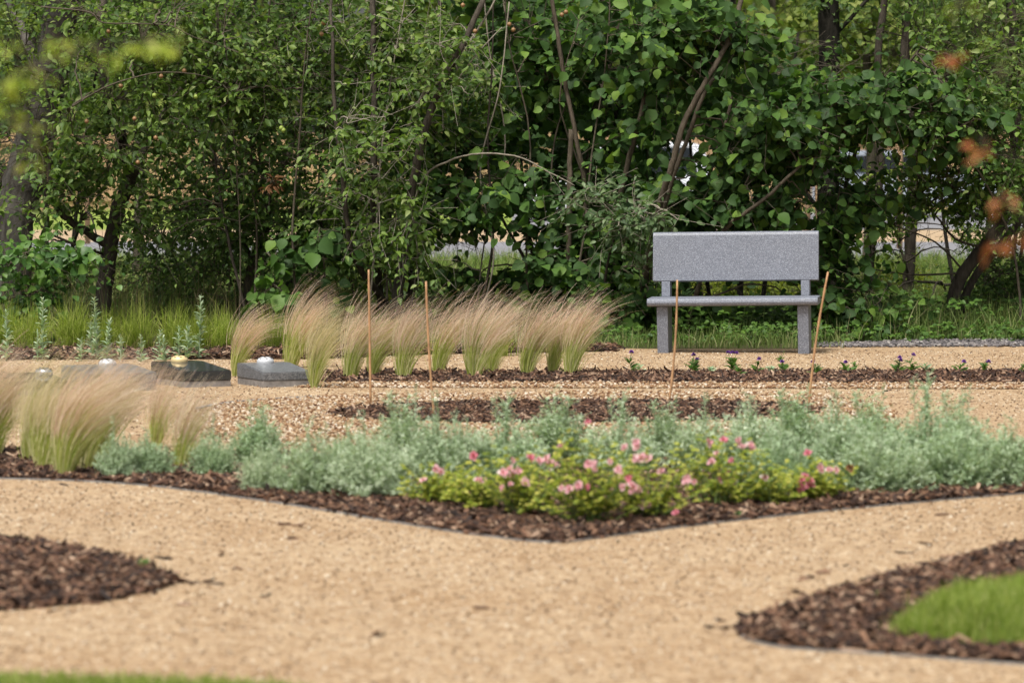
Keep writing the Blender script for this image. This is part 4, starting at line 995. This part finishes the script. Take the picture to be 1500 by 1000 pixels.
fruit(wa, [(678, 8, 29.2), (752, 44, 29.2), (746, 36, 29.2), (829, 18, 29.2), (823, 22, 29.2), (696, 46, 29.2)], 'apple_fruit')
fruit(wa, [(415, 191, 29.3), (412, 188, 29.3), (540, 175, 29.2)], 'green_fruit', .02)
tree('grey_leaved_branch_shrub', 'grey green leaved shrub whose arching twig ends above the bench corner', 'shrub', 5,
     [([(880, 500, 29.3), (885, 420, 29.2), (900, 350, 29.0), (930, 310, 28.8)], .014, .006)],
     [(880, 285, 28.9, .22, .18, .1, 30), (915, 318, 28.7, .26, .2, .12, 42), (965, 328, 28.7, .22, .2, .09, 24), (935, 350, 28.8, .2, .2, .12, 14)],
     T_APPLE, 'grey_leaf', .068, twigm='twig_g', gaps=[])
HZ = dict(T=T_HAZEL, leafm='hazel', size=.105, nleaf=(5, 9), twl=(.3, .55), barkm='bark_l')
tree('hazel_bush', 'hazel with straight grey brown stems in the dark centre of the hedge', 'hazel', 6,
     [([(838, 505, 29.9), (834, 400, 29.6), (834, 300, 29.5), (836, 190, 29.5)], .026, .02), ([(845, 505, 30.1), (858, 300, 29.5), (845, 210, 29.4), (828, 120, 29.4), (815, 40, 29.4), (800, -60, 29.5), (780, -250, 30.2)], .020, .014),
      ([(850, 505, 30.5), (862, 330, 30.5), (860, 200, 30.5), (885, 120, 30.5), (905, 40, 30.5), (940, -200, 30.6)], .022, .014),
      ([(880, 505, 30.4), (890, 380, 29.8), (905, 300, 29.6), (930, 200, 29.5), (950, 120, 29.5), (975, 20, 29.6), (1000, -150, 30.4)], .026, .014),
      ([(835, 500, 30.1), (800, 440, 30), (760, 380, 29.8)], .014, .006), ([(838, 500, 30), (780, 400, 30.3), (720, 290, 30.4), (690, 220, 30.4)], .016, .008)] + uprights(73, 4, 760, 960, 29.5, 30.2),
     [(700, 270, 29.8, .55, .4, .3, 85), (660, 215, 30.1, .4, .3, .3, 35), (720, 190, 30.6, .5, .4, .4, 65), (700, 310, 29.7, .55, .3, .2, 50), (790, 80, 30.2, .5, .5, .5, 85), (760, 40, 30.5, .6, .5, .5, 75), (880, 130, 30.2, .4, .4, .4, 70),
      (860, 240, 30.6, .4, .4, .3, 45), (820, 340, 29.7, .45, .35, .25, 70), (880, 400, 29.6, .4, .3, .22, 80), (790, 410, 29.9, .45, .3, .2, 60), (920, 60, 29.8, .5, .4, .5, 85), (940, 330, 29.9, .3, .3, .25, 50), (720, 430, 30.1, .4, .3, .15, 40), (850, 450, 29.8, .4, .3, .12, 50),
      (820, -220, 30.6, 1.5, 1.3, .8, 110)], **HZ)
tree('hazel_bush', 'hazel with two long diagonal stems directly behind the bench', 'hazel', 7,
     [([(930, 505, 29.6), (950, 380, 29.2), (968, 298, 28.9), (985, 240, 28.8), (1002, 180, 28.8), (1035, 118, 28.8), (1075, 40, 29), (1100, -80, 29.8), (1130, -250, 29.9)], .028, .016),
      ([(940, 505, 29.7), (975, 300, 29), (1008, 200, 28.9), (1030, 140, 28.9), (1050, 105, 29), (1060, 60, 30)], .02, .012),
      ([(1000, 505, 29.5), (1030, 400, 29.2), (1064, 335, 28.9), (1095, 310, 28.8), (1130, 283, 28.75), (1170, 245, 28.8), (1215, 215, 29.1)], .020, .010),
      ([(950, 505, 30), (1030, 280, 30.2), (1060, 190, 30.3), (1075, 130, 30.3), (1090, 60, 30.3)], .018, .010)],
     [(1000, 60, 29.2, .5, .4, .3, 100), (1060, 60, 29.1, .45, .35, .22, 90), (1080, 230, 29.2, .5, .35, .3, 110), (1150, 180, 29, .5, .35, .25, 120), (1250, 150, 29, .5, .35, .2, 110), (1020, 300, 29.3, .4, .3, .22, 80), (1110, 290, 29.1, .45, .3, .2, 80),
      (1130, 120, 29.7, .4, .3, .25, 45), (960, 150, 29.6, .3, .3, .35, 50), (930, 440, 29.3, .25, .3, .28, 70), (1010, 440, 29.6, .3, .2, .2, 30), (1200, 430, 29.3, .2, .25, .3, 50), (1120, 360, 29.7, .5, .3, .12, 40), (1050, -220, 30.2, 1.5, 1.3, .8, 100)], **HZ)
tree('hazel_bush', 'hazel with low dark drooping leaves right of the bench', 'hazel', 8,
     [([(1235, 505, 29.6), (1240, 400, 29.6), (1235, 300, 29.7), (1260, 200, 29.6), (1300, 130, 29.5), (1350, 70, 29.4)], .022, .009), ([(1228, 505, 29.5), (1260, 470, 29.2), (1290, 440, 29)], .012, .005)],
     [(1260, 300, 29.3, .35, .3, .16, 40), (1230, 320, 29.3, .3, .3, .2, 50), (1250, 460, 29.1, .32, .3, .2, 62), (1285, 470, 29.1, .2, .25, .12, 22), (1215, 370, 29.4, .15, .2, .25, 26), (1330, 140, 29.1, .5, .3, .25, 80), (1410, 160, 29.2, .4, .3, .3, 60), (1230, 190, 29.5, .4, .3, .16, 50)], **HZ)
tree('hazel_bush', 'low bright hazel branch reaching in at the left below the birch', 'hazel', 9,
     [([(-60, 500, 29.2), (-40, 420, 29.2), (0, 390, 29), (60, 378, 28.9), (120, 385, 28.9)], .014, .005), ([(-50, 480, 29.2), (10, 440, 29), (60, 425, 28.9)], .009, .004)],
     [(40, 378, 28.9, .45, .25, .09, 46), (100, 385, 28.8, .2, .2, .08, 20), (50, 440, 28.9, .25, .2, .09, 20), (-40, 410, 29, .4, .3, .3, 40)], T_HAZEL, 'hazel_b', .085, nleaf=(5, 8), barkm='bark_l', gaps=[])
tree('sapling', 'young broad leaved sapling with bright leaves standing before the thicket', 'sapling', 10,
     [([(405, 500, 29), (402, 430, 29), (404, 370, 29)], .008, .003)], [(405, 395, 29, .12, .1, .2, 7), (402, 430, 28.9, .14, .1, .1, 8)], T_HAZEL, 'weed', .13, nleaf=(3, 4), twl=(.08, .15), gaps=[])
tree('sapling', 'dark broad leaved sapling right of the bright one', 'sapling', 11,
     [([(480, 500, 29.5), (478, 430, 29.5), (470, 340, 29.5)], .009, .004)], [(480, 400, 29.4, .3, .2, .35, 30)], T_HAZEL, 'hazel', .14, nleaf=(3, 5), twl=(.1, .2), gaps=[])
tree('ivy_tree', 'straight dark ivy covered trunk rising behind the right end of the bench', 'tree', 12,
     [([(1216, 500, 33), (1214, 300, 33), (1215, 150, 33), (1214, 0, 33), (1214, -300, 33)], .105, .085), ([(1216, 60, 33), (1270, 0, 33), (1320, -60, 33)], .02, .01), ([(1216, 330, 33), (1170, 270, 33.2), (1130, 240, 33.4)], .02, .01)],
     [(1214, 110, 33, .14, .2, 1.2, 60), (1214, 300, 33, .14, .2, .4, 30), (1200, -250, 33.5, 2, 1.5, 1, 170)], T_APPLE, 'plum', .06, barkm='bark_d', twigm='twig_d', gaps=[])
tree('slender_tree', 'slender grey brown trunk with a second stem between the ivy trunk and the crooked tree', 'tree', 13,
     [([(1328, 500, 33.5), (1330, 420, 33.5), (1336, 300, 33.5), (1338, 200, 33.5), (1325, 120, 33.5), (1330, 0, 33.5), (1340, -300, 33.5)], .055, .04), ([(1337, 230, 33.5), (1362, 205, 33.5), (1380, 160, 33.5), (1395, 60, 33.5)], .03, .02),
      ([(1268, 500, 33.2), (1278, 330, 33.2), (1290, 240, 33.3), (1285, 120, 33.4), (1300, -50, 33.5)], .045, .03), ([(1330, 400, 33.4), (1300, 300, 33.4), (1290, 270, 33.4)], .012, .006)],
     [(1320, 40, 33.8, .8, .6, .4, 40), (1350, 180, 33.8, .6, .5, .3, 40), (1350, -220, 34, 1.6, 1.3, .8, 140), (1300, 260, 33.2, .3, .3, .25, 30), (1310, 350, 32.8, .35, .3, .3, 50), (1420, 350, 32.6, .15, .3, .2, 24)], T_APPLE, 'apple_y', .06, barkm='bark', twigm='twig_d')
tree('crooked_tree', 'crooked double trunk tree curving out of the long grass at the right', 'tree', 14,
     [([(1388, 520, 30), (1392, 470, 30), (1398, 430, 30), (1415, 395, 30), (1445, 355, 30), (1470, 320, 30), (1482, 250, 30), (1490, 150, 30), (1480, 0, 30), (1470, -200, 30.3)], .058, .035),
      ([(1400, 515, 30.1), (1410, 450, 30.1), (1425, 410, 30.1), (1455, 370, 30.1), (1490, 330, 30.1), (1540, 280, 30.1)], .038, .022),
      ([(1440, 362, 30), (1400, 350, 29.9), (1370, 315, 29.8), (1345, 290, 29.7)], .011, .005), ([(1415, 400, 30), (1370, 355, 30), (1310, 330, 30)], .009, .005), ([(1400, 400, 29.9), (1330, 402, 29.8), (1230, 385, 29.7)], .009, .004)],
     [(1400, 240, 29.6, .4, .35, .3, 110), (1460, 200, 29.4, .4, .4, .5, 150), (1440, 100, 29.7, .5, .4, .5, 150), (1390, 175, 29.3, .35, .25, .16, 60), (1480, 290, 29.5, .25, .3, .3, 90), (1420, 300, 29.8, .25, .3, .16, 36), (1430, 20, 30, .6, .5, .4, 120), (1310, 310, 29.8, .22, .2, .2, 34), (1340, 270, 29.6, .25, .2, .2, 40),
      (1450, -200, 30.5, 1.6, 1.3, .8, 140)], T_APPLE, 'apple', .068, nleaf=(7, 11))
fruit(bpy.data.objects['crooked_tree'], [(1346, 168, 29.1), (1352, 175, 29.1), (1362, 174, 29.1), (1341, 161, 29.1)], 'green_fruit', .018)
tree('lime_green_shrub', 'lime green leaved sprig hanging before the crooked tree', 'shrub', 15,
     [([(1500, 500, 29.3), (1480, 350, 29.3), (1420, 230, 29.1), (1365, 180, 29)], .012, .004)], [(1360, 180, 29, .25, .15, .08, 26), (1475, 235, 29, .15, .12, .1, 14), (1490, 290, 29, .1, .1, .1, 8)], T_APPLE, 'weed', .065, gaps=[])
tree('dark_bush', 'dark evergreen bush standing low at the right picture edge', 'bush', 16,
     [([(1500, 500, 30.6), (1495, 400, 30.6), (1500, 320, 30.6)], .02, .01)], [(1500, 390, 30.6, .5, .4, .45, 230), (1470, 430, 30.5, .3, .3, .2, 80), (1560, 300, 31, .6, .5, .6, 120)], T_APPLE, 'plum', .05, gaps=[])
# yellow green shrubs seen through the gaps
for i, (lab, px, py, Y, w, h) in enumerate([('yellow green shrub seen below the bench backrest', 1085, 425, 37, .9, .3), ('yellow green shrub glowing right of the bench', 1295, 428, 34, .5, .22), ('yellow green shrub at the foot of the wild apple tree', 565, 440, 34.5, .3, .15)]):
    tree('yellow_shrub', lab, 'shrub', 20 + i, [([(px, 500, Y), (px + 3, py, Y)], .01, .005)], [(px, py, Y, w, .4, h, 170), (px, py + 30, Y, w, .4, h, 70)], T_APPLE, 'yshrub', .05, gaps=[], group='yellow green shrubs behind the hedge')
# second rank of shrubs, dark behind the first
for i, (lab, px, Y, cl, m, sz) in enumerate([
    ('dark hazel filling the centre of the hedge behind the straight stems', 830, 33, [(830, 180, 33, 1.0, .7, .6, 190), (900, 300, 33, .5, .6, .45, 90), (760, 130, 33, .8, .6, .6, 110), (860, 420, 32.8, .7, .5, .3, 90), (830, 40, 33, 1.1, .7, .5, 120)], 'hazel', .13),
    ('dark shrub behind the leaning thicket trunk', 380, 33.5, [(380, 200, 33.5, 1.1, .7, .7, 200), (300, 340, 33.5, .8, .6, .4, 110), (450, 380, 33, .7, .6, .35, 100), (330, 60, 33.5, 1.3, .7, .5, 130), (300, 430, 32, 1.1, .6, .22, 110)], 'plum', .08),
    ('dark shrub behind the diagonal hazel stems and bench', 1080, 33.5, [(1130, 280, 33.5, .55, .5, .5, 80), (1010, 330, 33.5, .5, .5, .4, 80), (1010, 130, 33.5, .3, .5, .5, 40), (1100, 170, 33.5, .5, .6, .4, 70), (1100, 475, 32.5, .9, .4, .14, 70)], 'hazel', .13),
    ('dark shrub behind the wild apple stems', 560, 33, [(560, 150, 33, .8, .6, .8, 160), (520, 350, 33, .5, .5, .4, 90), (610, 430, 32.5, .5, .4, .25, 70), (640, 300, 33, .4, .4, .4, 60)], 'plum', .08),
    ('dark shrub behind the crooked tree at the right', 1440, 33.5, [(1450, 160, 33.5, .8, .6, .8, 170), (1400, 20, 33.5, 1, .6, .4, 70), (1490, 420, 33, .5, .5, .3, 90), (1300, 480, 31.6, .8, .4, .12, 50)], 'plum', .08),
    ('dark shrub beyond the birch at the left', 60, 34, [(40, 80, 34, 1, .6, .5, 110), (0, 250, 33, .35, .4, .55, 90), (110, 250, 33.5, .35, .4, .4, 40), (30, 400, 33, .7, .5, .25, 90), (150, 60, 34, .8, .6, .4, 70), (130, 420, 32, .8, .5, .2, 60)], 'plum', .08)]):
    tree('dark_shrub', lab, 'shrub', 30 + i, [([(px, 505, Y), (px + 8, 300, Y), (px - 10, 100, Y), (px, -100, Y)], .03, .015), ([(px + 30, 505, Y), (px + 60, 250, Y), (px + 90, 50, Y)], .022, .012), ([(px - 30, 505, Y), (px - 60, 300, Y), (px - 80, 80, Y)], .02, .010)],
         cl + [(px, -260, Y, 1.7, 1.4, .9, 120)], T_HAZEL if m == 'hazel' else T_APPLE, m, sz, twigm='twig_d', barkm='bark_d', group='dark shrubs of the second rank')
# dead leaf cluster
tree('dead_leaf_sprig', 'hanging sprig of withered brown leaves in the thicket', 'dead leaves', 60, [([(395, 230, 29.5), (394, 262, 29.5)], .004, .002)], [(396, 262, 29.5, .05, .03, .07, 7)], T_SLIM, 'deadleaf', .07, twl=(.03, .06), gaps=[])

# ------------------------------------------------------------------ far things beyond the trees
def fence(label, Y, x0, x1, h, z0=.0):
    root = thing('timber_fence', label, 'fence', (x0, Y, 0)); b = MB(); x = x0; rng = np.random.default_rng(4)
    while x < x1:
        for j in range(int(2.4 / .16)):
            b.box((x + .08 + j * .16, Y, h / 2 + .05), (.070, .012 + .004 * (j % 2), h / 2 + rng.normal(0, .006)))
        x += 2.4
    b.build('boards', 'timber', root, smooth=False)
    x = x0
    while x <= x1 + .1:
        p = MB(); p.box((x, Y - .07, h / 2 + .06), (.05, .05, h / 2 + .06)); p.build('post', 'timber', root, smooth=False); x += 2.4
    r = MB(); 
    for z in (.3, h - .2): r.box(((x0 + x1) / 2, Y - .045, z), ((x1 - x0) / 2, .02, .04))
    r.build('rails', 'timber', root, smooth=False)
fence('new tan timber fence beyond the road, seen through the trees', 95, -14, 15, 1.9)
for i, (px, Y, h, lab) in enumerate([(1337, 47, 1.15, 'tan tree stake beyond the slender birch'), (1183, 56, 1.35, 'tan tree stake seen left of the ivy covered trunk'), (1198, 56, 1.35, 'tan tree stake close beside the ivy covered trunk'), (128, 60, 1.4, 'tan tree stake seen through the forked apple tree'), (1318, 57, 1.7, 'taller tan tree stake left of the crooked tree')]):
    g = W(px, 300, Y); b = MB(); b.tube([(g[0], Y, 0), (g[0], Y, h * .9), (g[0], Y, h * .985), (g[0], Y, h)], (.045, .045, .042, .03), 10)
    tag(b.build('tree_stake', 'timber', loc=(g[0], Y, 0)), lab, 'stake', 'tan tree stakes by the road')
def car(label, x, Y, m, face=1, H=1.55, Lc=4.4):
    root = thing('parked_car', label, 'car', (x, Y, 0), 'cars parked beyond the road')
    import bmesh
    def pr(name, prof, y0, y1, m, par=root, bev=.03):
        n = len(prof); b = MB(); V = [(face * px_, y0, z) for px_, z in prof] + [(face * px_, y1, z) for px_, z in prof]
        b.add(V, [tuple(range(n))[::-1], tuple(range(n, 2 * n))] + [(i, (i + 1) % n, n + (i + 1) % n, n + i) for i in range(n)])
        o = b.build(name, m, smooth=False); o.parent = par; bm = bmesh.new(); bm.from_mesh(o.data); bmesh.ops.recalc_face_normals(bm, faces=bm.faces[:])
        if bev: bmesh.ops.bevel(bm, geom=bm.edges[:], offset=bev, segments=2, affect='EDGES')
        bm.to_mesh(o.data); bm.free(); return o
    l = Lc / 2
    body = pr('body', [(-l, .35), (-l + .02, .75), (-l + .15, .95), (l - 1.15, 1.0), (l - .25, .88), (l, .7), (l, .32), (l - .4, .25), (-l + .4, .25)], -.88, .88, m)
    pr('cabin', [(-l + .12, .94), (-l + .35, H - .08), (-l + .7, H), (l - 2.0, H), (l - 1.15, .98)], -.76, .76, m, root, .05)
    pr('side_window', [(-l + .45, 1.0), (-l + .6, H - .12), (l - 2.05, H - .1), (l - 1.42, 1.02)], -.775, -.765, 'carglass', root, 0)
    pr('windscreen', [(l - 1.98, H - .05), (l - 1.2, 1.0), (l - 1.17, 1.02), (l - 1.94, H - .03)], -.66, .66, 'carglass', root, 0)
    for s in (-l + .75, l - .8):
        for yy in (-.86, .86):
            w = MB(); w.tube([(face * s, yy - .1, .32), (face * s, yy + .1, .32)], .32, 20); o = w.build('wheel', 'rubber'); o.parent = root
            w = MB(); sg = -1 if yy < 0 else 1; w.tube([(face * s, yy + sg * .09, .32), (face * s, yy + sg * .112, .32)], (.21, .18), 16); q = w.build('rim', 'silver'); q.parent = o
    for yy in (-.72, .72):
        b = MB(); b.box((face * (-l - .005 + .03), yy, .82), (.05, .13, .12)); b.build('tail_light', 'redlamp', smooth=False).parent = root
        b = MB(); b.box((face * (l - .06), yy, .68), (.08, .15, .07)); b.build('headlight', 'clearlamp', smooth=False).parent = root
car('white car parked beyond the road, seen behind the diagonal hazel stems', W(900, 200, 82)[0], 82, 'white_paint', -1, 1.68)
car('silver car parked beyond the road, seen near the ivy covered trunk', W(1330, 200, 86)[0], 86, 'silver_paint', 1, 1.5)
# far wood
def farwood():
    rng = np.random.default_rng(77); mb = MB(); tr = MB(); P = []
    for i in range(46):
        x = rng.uniform(-26, 26); Y = rng.uniform(104, 135); h = rng.uniform(7, 13)
        tr.tube([(x, Y, 0), (x + rng.normal(0, .3), Y, h * .5), (x, Y, h * .8)], (.2, .14, .06), 6)
        for _ in range(9):
            c = np.array([x + rng.normal(0, 1.5), Y + rng.normal(0, 1.2), rng.uniform(.12, 1) * h]); P.append(c + rng.normal(0, .62, (60, 3)))
    P = np.concatenate(P); P = P[P[:, 2] > .3]; n = len(P)
    D = rng.normal(0, 1, (n, 3)); N = np.array([0, -.6, .7]) + rng.normal(0, .5, (n, 3))
    add_leaves(mb, T_HAZEL, P, D, N, rng.uniform(.3, .6, n))
    o = mb.build('far_wood', 'far'); tag(o, 'sunlit trees far beyond the fence closing the view', 'trees', kind='stuff')
    t = tr.build('trunks', 'bark'); t.parent = o
farwood()
for i, (px, py, h, lab) in enumerate([(212, 838, .05, 'single grass shoot on the path beside the left mulch tongue'), (1290, 882, .03, 'small bright seedling on the right front mulch'), (1078, 762, .03, 'small bright seedling in the mulch edge right of the roses')]):
    violet(lab, px, py, h, [], 470 + i, .03, 9, 'weed')
# three nearer trees between hedge and road: bright blurred foliage in the upper gaps
for i, (lab, px, Y, cl, m) in enumerate([
    ('light green tree beyond the hedge showing in the upper right gap', 1270, 42, [(1260, 60, 42, 1.0, .8, .8, 130), (1330, 110, 42, .7, .6, .5, 60), (1200, 20, 42, .7, .6, .5, 60)], 'far'),
    ('light green tree beyond the hedge showing at the upper left', 200, 43, [(200, 40, 43, 1.5, .8, .7, 170), (60, 100, 43, .7, .6, .6, 60), (380, 60, 43, .9, .6, .8, 80)], 'far_d'),
    ('young tree beyond the road verge showing between the hazel stems', 1075, 45, [(1075, 130, 45, .45, .4, .5, 60), (1120, 60, 45, .6, .5, .5, 50)], 'far')]):
    tree('field_tree', lab, 'tree', 80 + i, [([(px, 420, Y), (px + 6, 250, Y), (px, 100, Y), (px, -150, Y)], .07, .03)], cl + [(px, -200, Y, 1.6, 1.2, .9, 90)], T_HAZEL, m, .12, nleaf=(6, 10), twigm='twig_d', gaps=[], group='trees between the hedge and the road')

# ------------------------------------------------------------------ near out of focus twigs, growing on young trees beside the camera
YN = 7.0
tree('young_tree', 'blurred yellow green twigs reaching in at the upper left from beside the camera', 'tree', 90,
     [([(-380, 1750, YN), (-360, 900, YN), (-340, 300, YN), (-330, -300, YN)], .03, .012),
      ([(-345, 330, YN), (-120, 190, YN), (20, 112, YN), (75, 92, YN), (140, 68, YN), (210, 60, YN), (265, 66, YN)], .0045, .0010),
      ([(-345, 420, YN), (-100, 260, YN), (10, 228, YN), (60, 238, YN)], .003, .0008), ([(-345, 380, YN), (-100, 200, YN), (30, 165, YN)], .003, .0008), ([(-120, 190, YN), (0, 180, YN), (50, 192, YN)], .002, .0008), ([(20, 112, YN), (40, 70, YN), (92, 55, YN)], .002, .0007)],
     [(35, 105, YN, .05, .04, .022, 7), (85, 70, YN, .022, .03, .012, 4), (225, 62, YN, .05, .03, .008, 7), (150, 76, YN, .03, .03, .006, 2), (18, 160, YN, .022, .03, .010, 3), (42, 193, YN, .018, .02, .003, 2), (52, 238, YN, .022, .02, .004, 2), (0, 55, YN, .03, .03, .012, 2), (-200, 0, YN, .15, .1, .3, 26)],
     T_APPLE, 'near_leaf', .026, nleaf=(3, 5), twl=(.015, .04), gaps=[], limb_k=1, lr=.25)
tree('young_tree', 'blurred rust coloured leaves hanging in at the right from beside the camera', 'tree', 91,
     [([(1840, 1750, YN), (1830, 900, YN), (1820, 300, YN), (1810, -300, YN)], .03, .012),
      ([(1820, 520, YN), (1640, 400, YN), (1520, 330, YN), (1475, 300, YN)], .003, .0008), ([(1640, 400, YN), (1540, 380, YN), (1462, 352, YN)], .002, .0008), ([(1815, 100, YN), (1640, -60, YN), (1480, -60, YN), (1400, 15, YN), (1412, 60, YN), (1385, 78, YN)], .003, .0007),
      ([(1820, 420, YN), (1600, 260, YN), (1495, 235, YN), (1440, 215, YN)], .003, .0008)],
     [(1472, 292, YN, .005, .02, .006, 2), (1460, 358, YN, .005, .02, .010, 3), (1392, 79, YN, .004, .02, .002, 2), (1500, 345, YN, .01, .02, .008, 2), (1440, 215, YN, .004, .02, .003, 2), (1700, 100, YN, .12, .1, .2, 20)],
     T_APPLE, 'rust_leaf', .033, nleaf=(3, 4), twl=(.008, .016), gaps=[], limb_k=1, lr=.25)
tree('young_tree', 'blurred pale green leaves dangling in at the upper right corner', 'tree', 92,
     [([(1900, 1750, 5.2), (1890, 900, 5.2), (1880, 200, 5.2), (1870, -300, 5.2)], .03, .012), ([(1880, 60, 5.2), (1600, -150, 5.2), (1460, -60, 5.2), (1400, 20, 5.2)], .003, .0007), ([(1600, -150, 5.2), (1480, 60, 5.2), (1468, 120, 5.2)], .002, .0007)],
     [(1400, 12, 5.2, .006, .02, .010, 1), (1430, 55, 5.2, .006, .02, .006, 1), (1468, 112, 5.2, .006, .02, .010, 1), (1750, 0, 5.2, .1, .1, .1, 10)], T_APPLE, 'near_leaf', .022, nleaf=(2, 3), twl=(.008, .02), gaps=[], limb_k=1, lr=.25)
for o in bpy.data.objects:
    if '_o' in o: del o['_o']
